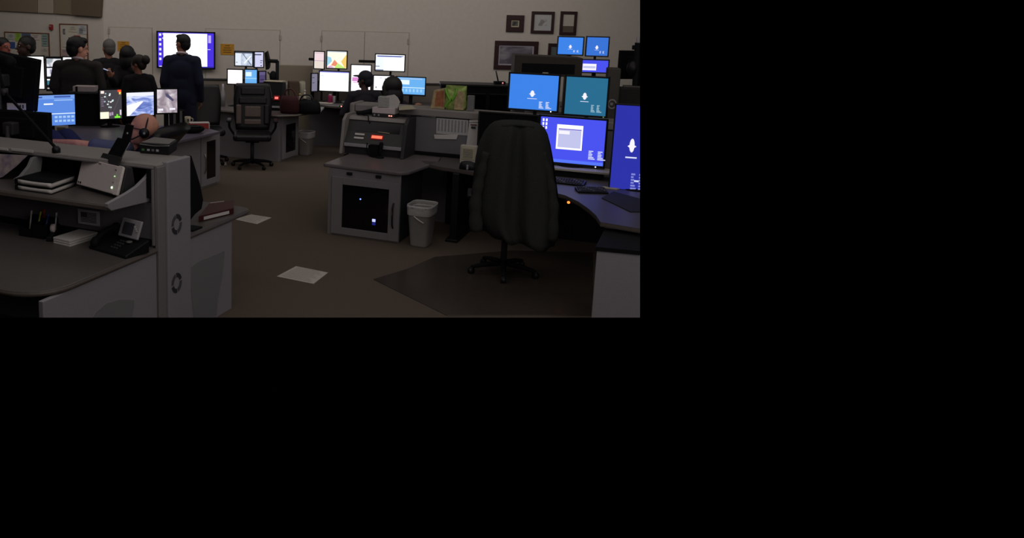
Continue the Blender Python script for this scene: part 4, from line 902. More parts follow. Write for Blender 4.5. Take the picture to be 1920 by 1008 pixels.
# the jacket hung over it: sections from the collar down, back of the chair faces the viewer
JF = Frame(jx, jy, math.radians(-10))
def jac(b):
    rows = []; sec = [(228, 940, 1000), (231, 927, 1012), (238, 917, 1021), (250, 908, 1028), (270, 899, 1034), (300, 892, 1040), (330, 888, 1044), (360, 884, 1047), (390, 881, 1050), (415, 886, 1048), (440, 900, 1046), (452, 912, 1042)]
    for k, (py, xa, xb) in enumerate(sec):
        yv = -.40+.004*k
        A = JF.V(xa, py, yv); B_ = JF.V(xb, py, yv); c = (A.x+B_.x)/2; hw = (B_.x-A.x)/2; z = (A.z+B_.z)/2; r = []
        dp = .07+.014*k+.03*min(k, 3)/3
        for i in range(64):
            a = 2*PI*i/64; f = 1+min(1, k/5)*(.035*math.sin(7*a+.5*math.sin(k*.5))+.03*math.sin(12*a+1+k*.12)); front = math.sin(a) < 0
            ca = math.cos(a); wave = .05*min(1, k/6)*math.sin(7*ca+.4+k*.10)+.022*min(1, k/4)*math.sin(13*ca+k*.2)+.07*max(0, (k-4)/7)*math.exp(-((ca+.12)/.22)**2)
            x = c+hw*math.cos(a)*(1+.01*math.sin(5*a+k)); y = yv+.06+(dp*math.sin(a))+ (wave if front else 0)
            zz = z+(-.05*math.cos(a)+.012*math.sin(9*math.cos(a)) if k >= len(sec)-2 else 0)
            r.append(Vector((x, y, zz)))
        rows.append(r)
    b.grid(rows, clothj)
jk = thing('hanging_jacket', 'charcoal fleece jacket draped over the chair at right', 'jacket', JF.o, JF.yaw)
part('body', jk, jac)
def sleeve(b, px, r0, r1, yv):
    P = [JF.V(x, y, yv) for x, y in px]; pa = bez([(p.x, p.y, p.z) for p in P], 6); n = len(pa); b.tube(pa, [r0+(r1-r0)*k/(n-1)+.006*math.sin(k*1.7) for k in range(n)], clothj, 14)
part('sleeve', jk, lambda b: sleeve(b, [(912, 285), (901, 330), (892, 380), (893, 432)], .03, .06, -.43))
part('sleeve', jk, lambda b: sleeve(b, [(1016, 285), (1028, 330), (1036, 385), (1034, 450)], .03, .055, -.43))
part('collar', jk, lambda b: b.tube(bez([(JF.V(942, 236, -.42).x, -.42, JF.V(942, 236, -.42).z), (JF.V(970, 234, -.45).x, -.45, JF.V(970, 234, -.45).z), (JF.V(1000, 238, -.42).x, -.42, JF.V(1000, 238, -.42).z)], 8), .012, clothj, 10))
# clear mat on the floor
P = [hz(x, y, 0) for x, y in [(700, 524), (765, 504), (815, 482), (960, 470), (1112, 474), (1112, 592), (838, 592)]]; c = sum(P, Vector())/len(P)
b = MB(); b.prism([(p.x-c.x, p.y-c.y, .0005) for p in P], (0, 0, .005), matclear, .002); tag(b.build('chair_mat'), 'dark translucent chair mat on the carpet at lower right', 'floor mat', (c.x, c.y, 0), 0)
# floor sheets
for px, lab in (([(519, 518), (555, 499), (615, 511), (588, 532)], 'nearer white sheet taped to the carpet'), ([(440, 411), (471, 402), (509, 408), (482, 420)], 'farther white sheet on the carpet beyond the desk tip'), ([(411, 305), (424, 304), (425, 309), (412, 310)], 'small white scrap on the carpet by the far chair')):
    P = [hz(x, y, .002) for x, y in px]; c = sum(P, Vector())/4; t = thing('floor_sheet', lab, 'paper', (c.x, c.y, 0), 0)
    part('sheet', t, lambda b: b.prism([(p.x-c.x, p.y-c.y, .001) for p in P], (0, 0, .003), mat('floor_paper', (205, 196, 186), .8, noise=30, amp=.05)))
    if 'scrap' not in lab:
        def ln(b):
            for k in range(9):
                f = .1+.1*k; a = P[0].lerp(P[1], f); e = P[3].lerp(P[2], f); a2 = a.lerp(e, .08); e2 = a.lerp(e, .9-.2*((k*7) % 3)/3); d_ = (P[1]-P[0])*.03
                b.add([(a2.x-c.x, a2.y-c.y, .0052), (e2.x-c.x, e2.y-c.y, .0052), (e2.x-c.x+d_.x, e2.y-c.y+d_.y, .0052), (a2.x-c.x+d_.x, a2.y-c.y+d_.y, .0052)], [[0, 1, 2, 3]], mat('pale_ink', (176, 168, 160), .8))
        part('print', t, ln)

# ================================================================== station 2: desk of the bald man
O2_ = F2.o
d2 = thing('station_desk', 'desk with narrow dark glass cabinet beyond the bald man', 'desk', O2_, AZ)
slab('desktop', d2, [(.17, -1.5), (.19, -.26), (-.13, -.08), (-.6, -.1), (-1.0, -.45), (-3.6, -.45), (-3.6, -2.0), (-.5, -1.9)], .718, .752, mat('blue_grey_desktop', (110, 102, 116), .4, noise=160, amp=.12), .006)
part('side_body', d2, lambda b: b.span((-.45, -1.35, 0), (.02, -.46, .716), grey_panel, .004))
part('cabinet_body', d2, lambda b: b.span((-.45, -.455, 0), (.015, -.02, .716), grey_panel, .004))
def door2(b):
    for (v0, v1, z0, z1) in ((-.45, -.33, .03, .70), (-.10, -.0, .03, .70), (-.33, -.10, .03, .11), (-.33, -.10, .61, .70)): b.span((.018, v0, z0), (.036, v1, z1), grey_panel, .003)
dd = part('cabinet_door', d2, door2)
part('dark_glass', dd, lambda b: b.span((.02, -.34, .10), (.027, -.09, .62), glassd))
part('bow_handle', dd, lambda b: b.tube(bez([(.036, -.39, .2), (.062, -.39, .26), (.062, -.39, .40), (.036, -.39, .46)], 6), .009, metalm))
part('rear_panel', d2, lambda b: b.span((-3.5, -.52, .0), (-1.05, -.48, .716), fabric_d, .004))
part('front_panel', d2, lambda b: b.span((-3.5, -1.4, .05), (-1.2, -1.36, .716), fabric_p, .004))
lo2 = thing('equipment_riser', 'dark equipment riser below the white box at left', 'riser', (hy(161, 200, 11.2).x, 11.22, .752), 0)
rh = hy(160, 178, 11.0).z-.752
part('case', lo2, lambda b: b.box((0, .1, rh/2), (.40, .3, rh), blackm, .01)); part('lid', lo2, lambda b: b.box((.02, .08, rh+.012), (.44, .36, .024), darkg, .004))
a = hy(130, 175, 11.0); c = hy(171, 166, 11.0); b = MB(); b.box((0, .08, (c.z-a.z)/2), (c.x-a.x, .2, c.z-a.z), mat('pale_box_card', (186, 170, 170), .8), .005)
b.box((-.09, -.0225, (c.z-a.z)/2), (.03, .002, c.z-a.z), blackm)
tag(b.build('pale_box'), 'pale flat box on the dark riser in front of the charcoal man', 'box', ((a.x+c.x)/2, 11.17, .752+rh+.026), 0)
q = hy(116, 258, 10.3); H_ = hy(116, 239, 10.3).z-q.z
t = thing('small_clock', 'small square cream framed picture under the light blue monitor', 'frame', (q.x, 10.3, .752), 0)
part('frame', t, lambda b: b.box((0, 0, H_/2), (.16, .03, H_), beige, .006)); part('face', t, lambda b: b.box((.0, -.017, H_*.52), (.105, .004, H_*.6), mat('olive_grey_print', (96, 88, 62), .6)))
for k, (x0, lab) in enumerate(((329, 'left one of the two slim speakers under the hazy monitor'), (341, 'right one of the two slim speakers under the hazy monitor'))):
    P0 = F2.Z(x0, 234, .752); o = F2.w(P0.x, P0.y, .752)
    t = thing('speaker', lab, 'speaker', o, .3, 'slim desk speakers')
    part('cabinet', t, lambda b: b.box((0, .04, .10), (.075, .08, .20), blackm, .008)); part('grille', t, lambda b: b.box((-.012, -.003, .10), (.035, .006, .18), midg, .003)); part('foot', t, lambda b: b.box((0, .03, .004), (.09, .1, .008), blackm, .002))
P0 = F2.Z(352, 232, .752)
t = thing('mug', 'cream printed mug on the desk left of the red box', 'mug', F2.w(P0.x, P0.y, .752), 0)
part('cup', t, lambda b: b.lathe([(.036, 0), (.04, .004), (.042, .10), (.038, .10), (.036, .012), (.002, .01)], (0, 0, 0), cream, 20, cap=False)); part('handle', t, lambda b: b.tube(bez([(.04, 0, .08), (.07, 0, .07), (.065, 0, .035), (.04, 0, .025)], 5), .007, cream, 8)); part('printed_mark', t, lambda b: b.box((.012, -.041, .055), (.02, .004, .04), darkg, .001))
P0 = F2.Z(372, 240, .752)
t = thing('flat_box', 'red and white flat box at the back corner of the desk', 'box', F2.w(P0.x, P0.y+.02, .752), .25)
part('carton', t, lambda b: b.box((0, 0, .035), (.26, .13, .07), mat('red_carton', (170, 60, 54), .7), .005)); part('white_top', t, lambda b: b.box((0, 0, .0715), (.262, .13, .008), white, .002)); part('white_edge', t, lambda b: b.box((.125, -.062, .035), (.014, .008, .07), white, .002))
P0 = F2.Z(362, 249, .752)
t = thing('purse', 'dark soft pouch in front of the red and white box', 'pouch', F2.w(P0.x, P0.y, .752), .3)
part('pouch', t, lambda b: b.ell((0, 0, .05), (.15, .09, .055), blackm)); part('flap', t, lambda b: b.box((0, -.03, .09), (.2, .09, .016), black, .007))
# cable under dark map monitor
b = MB(); P0 = hy(195, 228, 11.0); b.tube(bez([(0, 0, 0), (.04, -.02, -.06), (.09, -.04, -.10)], 6), .006, blackm, 6)

# ================================================================== station 3
O3_ = F3.o
d3 = thing('station_desk', 'middle desk with dark glass cabinet next to the far waste basket', 'desk', O3_, AZ)
slab('desktop', d3, rounded([(-1.6, -.16), (.05, -.22), (.24, .0), (.37, .62), (.2, 1.15), (-1.6, 1.15)], [0, .08, .1, .1, 0, 0]), .718, .752, desk_grey, .008)
slab('edge_band', d3, rounded([(-1.6, -.165), (.052, -.225), (.245, -.002), (.376, .62), (.2, 1.15), (-1.6, 1.15)], [0, .08, .1, .1, 0, 0]), .726, .745, mat('pale_edge_highlight', (140, 130, 120), .35), .006)  # pale band paints the highlight along the desk edge
part('front_panel', d3, lambda b: b.span((-1.6, -.04, 0), (-.02, -.01, .716), grey_panel, .004))
part('cabinet_body', d3, lambda b: b.span((-.5, -.005, 0), (.0, .60, .716), grey_panel, .004))
def door3(b):
    for (v0, v1, z0, z1) in ((.0, .12, .03, .70), (.47, .56, .03, .70), (.12, .47, .03, .12), (.12, .47, .56, .70)): b.span((.003, v0, z0), (.02, v1, z1), grey_panel, .003)
dd = part('cabinet_door', d3, door3)
part('dark_glass', dd, lambda b: b.span((.006, .11, .11), (.012, .48, .57), glassd))
P0 = hz(573, 290, 0); bf = Frame(P0.x, P0.y, AZ)
basket('waste_basket', 'grey waste basket beside the middle desk far back', 0, 0, .125, .13, .38, bf)
# monitor arm plate and black arm
a0 = hy(500, 112, 13.8)
t = thing('monitor_mount', 'black monitor arm holding an edge-on panel right of the street map monitors', 'monitor arm', (hy(517, 160, 13.9).x, 13.9, .752), 0)
x_ = lambda px, py: (hy(px, py, 13.9).x-t.location.x, 0, hy(px, py, 13.9).z-.752)
part('panel_edge', t, lambda b: b.prism([x_(496, 99), (x_(500, 97)), (x_(505, 118)), (x_(504, 130)), (x_(498, 131))], (0, .4, 0), blackm, .004))
part('upper_arm', t, lambda b: b.tube([x_(503, 114), x_(521, 115)], .03, blackm)); part('post', t, lambda b: b.tube([x_(520, 114), (x_(520, 150)[0], 0, 0)], .028, blackm)); part('foot', t, lambda b: b.box((x_(520, 150)[0], 0, .01), (.16, .12, .02), blackm, .004)); part('strut', t, lambda b: b.tube([x_(502, 135), x_(514, 148)], .014, darkg)); part('cable_bundle', t, lambda b: b.ell(x_(512, 143), (.06, .05, .09), blackm))
# radio box with red display
q = hy(512, 199, 13.3); 
t = thing('radio_box', 'black radio box with lit red display on the middle desk', 'radio', (q.x-.04, 13.3, .752), -.25)
part('case', t, lambda b: b.prism([(-.16, y, z) for y, z in [(0, .0), (.3, 0), (.3, .42), (.12, .44), (.03, .16), (0, .05)]], (.32, 0, 0), blackm, .006))
part('red_display', t, lambda b: b.box((.09, .02, .20), (.055, .014, .035), G('#ff6058', 2.0), .004, rotx(-.3)), 'lit red display')
part('display_surround', t, lambda b: b.box((.09, .028, .20), (.10, .014, .075), G('#701418', .5), .01, rotx(-.3)))
part('white_buttons', t, lambda b: (b.box((-.0, .02, .20), (.045, .012, .02), silver, .003, rotx(-.3)), b.box((.0, .012, .165), (.035, .012, .016), silver, .003, rotx(-.3))))
part('bottom_strip', t, lambda b: b.box((.03, -.006, .06), (.24, .012, .03), silver, .003)); part('paper_top', t, lambda b: b.box((0, .2, .445), (.3, .18, .012), cream, .002))
# containers behind the bags
def cyl_thing(name, label, cat, px, pyb, pyt, r_px, y, m, prof=None, lid=None, group=None):
    o = hz(px, pyb, .752) if y is None else hy(px, pyb, y); o.z = .752
    H = hy(px, pyt, o.y).z-o.z; r = r_px/FPX*o.y
    t = thing(name, label, cat, o, 0, group)
    pr = prof or [(.9, 0), (1, .03), (1, .95), (.94, 1)]
    part('body', t, lambda b: b.lathe([(r*a, H*z) for a, z in pr], (0, 0, 0), m, 20))
    if lid: part('lid', t, lambda b: b.lathe([(r*lid[1], H*.98), (r*lid[1], H*1.1), (r*lid[1]*.8, H*1.12)], (0, 0, 0), lid[0], 18))
    return t
HB = .752
t = thing('shelf_riser', 'low grey riser shelf behind the middle desk', 'shelf', (hy(548, 195, 13.95).x, 13.95, .752), 0)
rz_ = hy(548, 180, 13.85).z-.752
part('shelf_board', t, lambda b: b.box((.0, 0, rz_-.012), (.62, .26, .024), midg, .003))
for s_ in (-1, 1): part('support', t, lambda b: b.box((s_*.29, 0, (rz_-.026)/2), (.02, .24, rz_-.026), midg, .002))
def on_riser(px, r_px, top, label, m, name='canister', cat='canister', prof=None, square=False, lid=None):
    y = 13.92; o = hy(px, 180, y); o.z = .752+rz_+.001; H = hy(px, top, y).z-o.z; r = r_px/FPX*y
    t = thing(name, label, cat, o, .2)
    if square: part('carton', t, lambda b: b.box((0, 0, H/2), (2*r, .2, H), m, .006)); part('flap', t, lambda b: b.box((0, 0, H+.004), (2*r*.96, .19, .006), m, .001))
    else:
        part('body', t, lambda b: b.lathe([(r*a, H*z) for a, z in (prof or [(.9, 0), (1, .04), (1, .93), (.8, 1)])], (0, 0, 0), m, 20)); part('rim', t, lambda b: b.lathe([(r*.82, H), (r*.84, H*1.03), (r*.6, H*1.04)], (0, 0, 0), lid or m, 18))
on_riser(533, 6.5, 153, 'round white tub left of the brown carton', mat('off_white_tub', (176, 168, 156), .5), prof=[(.6, 0), (1, .2), (1, .8), (.7, 1)])
on_riser(550, 9, 153, 'brown carton between the white tub and the white canister', mat('brown_carton', (84, 66, 54), .8, noise=20), 'carton', 'box', square=True)
on_riser(566, 6, 153, 'tall white canister right of the brown carton', mat('ivory_canister', (168, 162, 144), .5))
cyl_thing('spray_bottle', 'pale plastic bottle in front of the white canister', 'bottle', 571, 203, 172, 3.2, 13.75, cream, [(1, 0), (1, .6), (.5, .8), (.45, 1)], (whitep, .5))
cyl_thing('lotion_bottle', 'small pink capped bottle left of the pale bottle', 'bottle', 562, 203, 178, 3, 13.72, mat('pinkish_bottle', (176, 140, 136), .5), [(1, 0), (1, .55), (.5, .75), (.4, 1)], (mat('yellow_cap', (190, 170, 90), .5), .7))
o = hz(545, 213, .752)
t = thing('red_bag', 'dark red bag standing on the middle desk', 'bag', (o.x-.02, o.y+.02, .752), -.3)
part('sack', t, lambda b: b.grid([[Vector((.15*s_*math.cos(2*PI*i/24), .09*s_*math.sin(2*PI*i/24), z)) for i in range(24)] for z, s_ in ((0, .9), (.05, 1.05), (.2, 1.02), (.27, .8))], mat('dark_red_cloth', (58, 16, 22), .8, noise=30, amp=.2)))
part('strap', t, lambda b: b.tube(bez([(-.1, 0, .25), (-.05, 0, .36), (.05, 0, .36), (.1, 0, .25)], 6), .012, maroon, 8))
o = hz(562, 214, .752)
t = thing('black_bag', 'slouching black bag right of the dark red bag', 'bag', (o.x+.10, o.y+.14, .752), -.3)
part('sack', t, lambda b: b.grid([[Vector((.22*s_*math.cos(2*PI*i/28)*(1+.05*math.sin(3*i)), .11*s_*math.sin(2*PI*i/28), z+.02*math.sin(i*.9)*(z > .1))) for i in range(28)] for z, s_ in ((0, .95), (.05, 1.05), (.15, .95), (.2, .7))], blackm))
part('handle', t, lambda b: b.tube(bez([(-.12, 0, .17), (-.06, .0, .27), (.06, 0, .27), (.12, 0, .17)], 6), .012, black, 8))
# clutter behind the big screen man: dark chair, white bottle
q = hz(396, 205, .752)
cyl_thing('white_bottle', 'white spray bottle right of the navy suited man', 'bottle', 418, 178, 157, 4, 13.75, silver, [(1, 0), (1, .55), (.6, .8), (.5, 1)])
qq = hy(394, 160, 12.6)
office_chair('dark high back chair right of the navy suited man', qq.x-.04, 12.75, math.radians(15), .52, .62, .46, exec_=False, arms=False)

# ================================================================== station 4
d4 = thing('station_desk', 'far dark desk under the group of white monitors', 'desk', (0, 0, 0), 0)
pts = [hz(x, y, .752) for x, y in [(572, 199), (606, 201), (652, 203)]]
slab('desktop', d4, [(-.3, 14.5), (.12, 14.12), (pts[2].x+.1, 13.98), (3.2, 14.0), (3.2, 15.0), (-.3, 15.0)], .718, .752, desk_grey, .005)
part('curtain_panel', d4, lambda b: b.span((-.2, 14.60, .0), (3.1, 14.63, .714), fabric_d)); part('leg', d4, lambda b: b.span((pts[2].x, 14.1, 0), (pts[2].x+.08, 14.3, .714), black, .006))
t = thing('far_partition', 'low grey partition along the back wall', 'partition', (0, 0, 0), 0)
part('panel', t, lambda b: b.span((-2.2, 15.12, 0), (4.2, 15.18, 1.05), mat('warm_grey_fabric', (122, 112, 104), .9, noise=200, amp=.1))); part('top_cap', t, lambda b: b.span((-2.2, 15.10, 1.05), (4.2, 15.20, 1.075), darkg, .004))
a = hy(521, 122, 15.0); c = hy(586, 152, 15.0)
b = MB(); b.box((0, 0, (a.z)/2), (c.x-a.x, .12, a.z), mat('tan_grey_fabric', (138, 126, 110), .9, noise=200, amp=.1), .006); tag(b.build('panel_screen'), 'square tan grey screen panel behind the cartons', 'partition', ((a.x+c.x)/2, 15.02, 0), 0)
cyl_thing('pink_bottle', 'magenta water bottle below the wide white monitor', 'bottle', 619, 193, 178, 4.6, None, pink, [(1, 0), (1, .9), (.8, 1)], (silver, .6))
cyl_thing('glass_tumbler', 'small clear tumbler right of the magenta bottle', 'cup', 626, 193, 180, 3, None, silver)
t = thing('desk_mouse', 'dark computer mouse right of the magenta bottle', 'mouse', hz(646, 193, .752), .3)
part('body', t, lambda b: b.ell((0, 0, .015), (.055, .08, .022), midg)); part('cable', t, lambda b: b.tube([(0, .075, .012), (.02, .2, .008)], .004, blackm, 6))
q = hz(606, 194, .752); b = MB(); b.box((0, 0, .006), (.34, .2, .008), beige, .002, rotz(-.2)); tag(b.build('paper_sheet'), 'pale sheet lying on the far desk left of the magenta bottle', 'paper', (q.x, q.y+.05, .752), 0)
q = hy(640, 199.5, 13.93); t = thing('charger_light', 'tiny glowing red charger on the edge of the far desk', 'charger', (q.x, q.y+.03, q.z-.012), 0)
part('case', t, lambda b: b.box((0, .02, .012), (.06, .05, .026), blackm, .004)); part('red_light', t, lambda b: b.ell((0, -.008, .012), (.011, .006, .011), G('#ff8070', 3)))
b = MB(); q = hy(773, 185, 14.2); b.ell((0, 0, .03), (.06, .04, .03), mat('brown_bread_roll', (150, 110, 80), .8)); tag(b.build('brown_pouch'), 'small brown pouch below the sky blue monitor', 'pouch', (hy(785, 186, 14.3).x, 14.3, .752), 0)
# black mass of equipment left of the blue monitors
t = thing('equipment_rack', 'low black equipment rack behind the green bag', 'rack', (hy(896, 190, 12.6).x, 12.5, 0), -.1)
rw = hy(956, 170, 12.6).x-hy(826, 170, 12.6).x; rh = hy(890, 161, 12.6).z
part('case', t, lambda b: b.box((-.05, .2, rh/2), (rw, .4, rh), blackm, .01)); part('top_lip', t, lambda b: b.box((-.05, .2, rh+.015), (rw+.03, .44, .03), black, .006))
for k in range(3): part('front_bay', t, lambda b: b.box((-.05-rw/3+rw/3*k, -.004, rh*.72), (rw*.28, .012, rh*.4), glassd, .004))
t = thing('router', 'small black router with raised antenna and red light on the rack', 'router', (hy(938, 163, 12.6).x, 12.62, rh+.031), 0)
part('case', t, lambda b: b.box((0, .05, .02), (.16, .12, .04), blackm, .006)); part('antenna', t, lambda b: b.tube([(-.02, .06, .04), (-.06, .06, .19)], .010, black, 8)); part('red_light', t, lambda b: b.ell((.035, -.012, .02), (.009, .006, .009), G('#ff9090', 2)))

# ================================================================== right station extras
# dark shelf housing behind the upper monitors
a = hy(967, 103, 10.6); c = hy(1092, 104, 10.6)
t = thing('equipment_housing', 'long dark equipment housing behind the two upper blue and teal monitors', 'housing', ((a.x+c.x)/2, 10.6, 0), -.12)
hw = (c.x-a.x)/2
part('top_cover', t, lambda b: b.prism([(-hw, 0, a.z-.24), (hw, 0, a.z-.26), (hw, 0, a.z-.02), (-hw, 0, a.z)], (0, .4, 0), mat('olive_black_cover', (60, 54, 48), .6), .008))
part('recess', t, lambda b: b.box((0, -.004, a.z-.16), (hw*1.55, .012, .12), blackm, .004)); part('pillar', t, lambda b: b.box((hw*.75, .2, (a.z-.27)/2), (.12, .3, a.z-.27), darkg, .006)); part('pillar', t, lambda b: b.box((-hw*.75, .2, (a.z-.27)/2), (.12, .3, a.z-.27), darkg, .006))
part('small_label', t, lambda b: b.box((-.03, -.008, a.z-.215), (.07, .008, .02), beige, .002))
# desk of the far right station
d6 = thing('station_desk', 'far right desk carrying the distant blue monitors, mostly hidden', 'desk', (0, 0, 0), 0)
slab('desktop', d6, [(3.2, 12.75), (5.2, 12.5), (5.2, 14.2), (3.3, 14.2)], .86, .90, desk_grey, .005); part('body', d6, lambda b: b.span((3.3, 12.9, 0), (5.0, 13.9, .855), fabric_d))
# grey post with round numbered plate
a = hy(1141, 128, 9.3); c = hy(1165, 128, 9.3); bt = hy(1152, 300, 9.3)
t = thing('grey_post', 'grey upright post with a round plate right of the teal monitor', 'post', ((a.x+c.x)/2, 9.3, 0), -.2)
pw_ = c.x-a.x
part('post', t, lambda b: b.box((0, .1, a.z/2), (pw_*.96, .2, a.z), mat('dim_grey_post', (78, 74, 70), .6), .01))
zc = hy(1150, 195, 9.3).z
def ring2(b):
    n = 20; o = [(.048*math.cos(2*PI*k/n), -.004, zc+.055*math.sin(2*PI*k/n)) for k in range(n+1)]; i_ = [(.034*math.cos(2*PI*k/n), -.004, zc+.040*math.sin(2*PI*k/n)) for k in range(n+1)]
    for k in range(n): b.prism([o[k], o[k+1], i_[k+1], i_[k]], (0, -.004, 0), silver)
    b.box((-.006, -.006, zc), (.03, .004, .03), silver, .004)
part('round_plate', t, ring2)
part('foot_block', t, lambda b: b.box((.0, -.03, hy(1147, 232, 9.3).z), (pw_*.7, .1, .12), mat('tan_block', (112, 96, 84), .7), .01))
# dark monitor back and arms at the right edge
t, W, H, fr, P = monitor('dark monitor back leaning at the right edge, above the deep blue monitor', (1152, 92), (1215, 97), (1220, 150), (1165, 146), 10.2, 12, G('#302458', .4), (), 'pole', zb=0, back=True, bmat=blackm, name='turned_monitor')
t = thing('machine_arm', 'dark articulated mount with pale tube at the right edge', 'mount', (hy(1190, 160, 9.8).x, 9.8, 0), -.2)
xx = lambda px, py: Vector((hy(px, py, 9.8).x-t.location.x, 0, hy(px, py, 9.8).z))
part('column', t, lambda b: b.tube([(.05, 0, 0), xx(1199, 80)], .05, blackm)); part('pale_tube', t, lambda b: b.tube([xx(1197, 70), xx(1197, 97)], .022, silver)); part('knob', t, lambda b: b.box(xx(1190, 89), (.05, .05, .05), blackm, .008)); part('joint', t, lambda b: b.ell(xx(1187, 128), (.07, .06, .09), black)); part('tray', t, lambda b: b.box(xx(1184, 162), (.18, .12, .02), mat('dim_steel', (96, 92, 88), .4), .005)); part('lower_case', t, lambda b: b.box(xx(1186, 180), (.30, .16, .20), mat('olive_black_case', (40, 38, 34), .7), .015))
# cream shelf edge below the wide violet monitor, keyboards, mouse pad
q = FC.Z(1110, 335, .752)
t = thing('monitor_shelf', 'pale edged low shelf under the wide violet monitor', 'shelf', FC.w(1.62, .55, .752), AZ)
part('board', t, lambda b: b.box((.04, .12, .075), (.62, .25, .022), beige, .004)); part('support', t, lambda b: b.box((0, .13, .032), (.5, .2, .06), blackm, .004))
def keyboard(label, x, y, yaw, wdt, dpt, fr=FC):
    t = thing('keyboard', label, 'keyboard', fr.w(x, y, .752), yaw)
    part('case', t, lambda b: b.prism([(-wdt/2, yy, z) for yy, z in [(-dpt/2, 0), (dpt/2, 0), (dpt/2, .032), (-dpt/2, .014)]], (wdt, 0, 0), black, .004))
    def keys(b):
        for r in range(5):
            for k in range(14): b.box((-wdt*.45+wdt*.9*(k+.5)/14, -dpt*.38+dpt*.76*(r+.5)/5, .0265+.018*(r-2)/5), (wdt*.9/14*.8, dpt*.76/5*.78, .010), darkg if (k+r) % 7 else midg, .002)
    part('keys', t, keys)
    part('wrist_edge', t, lambda b: b.box((0, -dpt/2-.006, .009), (wdt, .016, .014), blackm, .004))
k1 = FC.Z(1060, 344, .752); keyboard('black keyboard partly behind the hanging jacket', k1.x-.02, k1.y+.03, AZ-.06, .40, .15)
k2 = FC.Z(1108, 360, .752)
keyboard('second black keyboard shining at the desk curve', k2.x+.0, k2.y+.02, AZ+.35, .27, .15)
q = FC.Z(1140, 354, .752); b = MB(); b.prism([(-.06, 0, 0), (.08, -.01, 0), (.10, .03, 0), (-.05, .05, 0)], (0, 0, .012), cream, .003); tag(b.build('cream_card'), 'cream card at the end of the second keyboard', 'paper', FC.w(q.x, q.y, .752), AZ)
P = [FC.Z(x, y, .752) for x, y in [(1128, 372), (1150, 360), (1216, 378), (1216, 398), (1182, 398)]]; c = sum(P, Vector())/5
b = MB(); b.prism([(p.x-c.x, p.y-c.y, 0) for p in P], (0, 0, .008), mat('dark_blue_mat', (38, 38, 50), .8), .002); tag(b.build('desk_mat'), 'dark mat under the deep blue monitor', 'desk mat', FC.w(c.x, c.y, .7525), AZ)
q = FC.Y(1066, 381, 7.9); t = thing('desk_switch', 'small glowing orange switch under the curved desk edge', 'switch', FC.w(q.x, q.y, q.z), AZ)
part('box', t, lambda b: b.box((0, .03, .02), (.16, .06, .05), blackm, .006)); part('orange_light', t, lambda b: b.ell((0, -.004, .01), (.014, .008, .013), G('#ff8a38', 1.8)))
# ================================================================== people
def bake(b, name, parent, voxel, m, smooth=4):
    me = b.mesh(name+'_src'); tmp = bpy.data.objects.new(name+'_src', me); COL.objects.link(tmp)
    r = tmp.modifiers.new('r', 'REMESH'); r.mode = 'VOXEL'; r.voxel_size = voxel
    s_ = tmp.modifiers.new('s', 'SMOOTH'); s_.factor = .5; s_.iterations = smooth
    dg = bpy.context.evaluated_depsgraph_get(); dg.update()
    nm = bpy.data.meshes.new_from_object(tmp.evaluated_get(dg)); nm.name = name
    nm.materials.clear(); nm.materials.append(m)
    for p in nm.polygons: p.use_smooth = True; p.material_index = 0
    bpy.data.objects.remove(tmp); bpy.data.meshes.remove(me)
    o = bpy.data.objects.new(name, nm); COL.objects.link(o); o.parent = parent; return o
def hand(b, wrist, d, nrm, m, s_=1.0, curl=.35, side=1):
    """palm and five fingers; d = pointing direction, nrm = back of the hand"""
    d = Vector(d).normalized(); nrm = Vector(nrm); nrm = (nrm-d*nrm.dot(d)).normalized(); x = d.cross(nrm)*side; w_ = Vector(wrist)
    for k in (-1, -.33, .33, 1): b.caps(w_+x*.012*k, w_+d*.085*s_+x*.029*k*s_, .016*s_, .014*s_, m, 8)
    for k, L in zip((-1, -.33, .33, 1), (.062, .074, .079, .068)):
        p0 = w_+d*.085*s_+x*.029*k*s_; q = d; p = p0
        for seg in range(3):
            ang = curl*(seg+.6); q = (d*math.cos(ang)-nrm*math.sin(ang)).normalized(); pn = p+q*L*s_*(.42, .33, .25)[seg]
            b.caps(p, pn, .0095*s_, .0085*s_, m, 8); p = pn
    t0 = w_+d*.025*s_+x*.026*s_; t1 = t0+(d*.6+x*.75-nrm*.15).normalized()*.045*s_; t2 = t1+(d*.95+x*.2-nrm*.3).normalized()*.032*s_
    b.caps(t0, t1, .012*s_, .011*s_, m, 8); b.caps(t1, t2, .010*s_, .009*s_, m, 8)
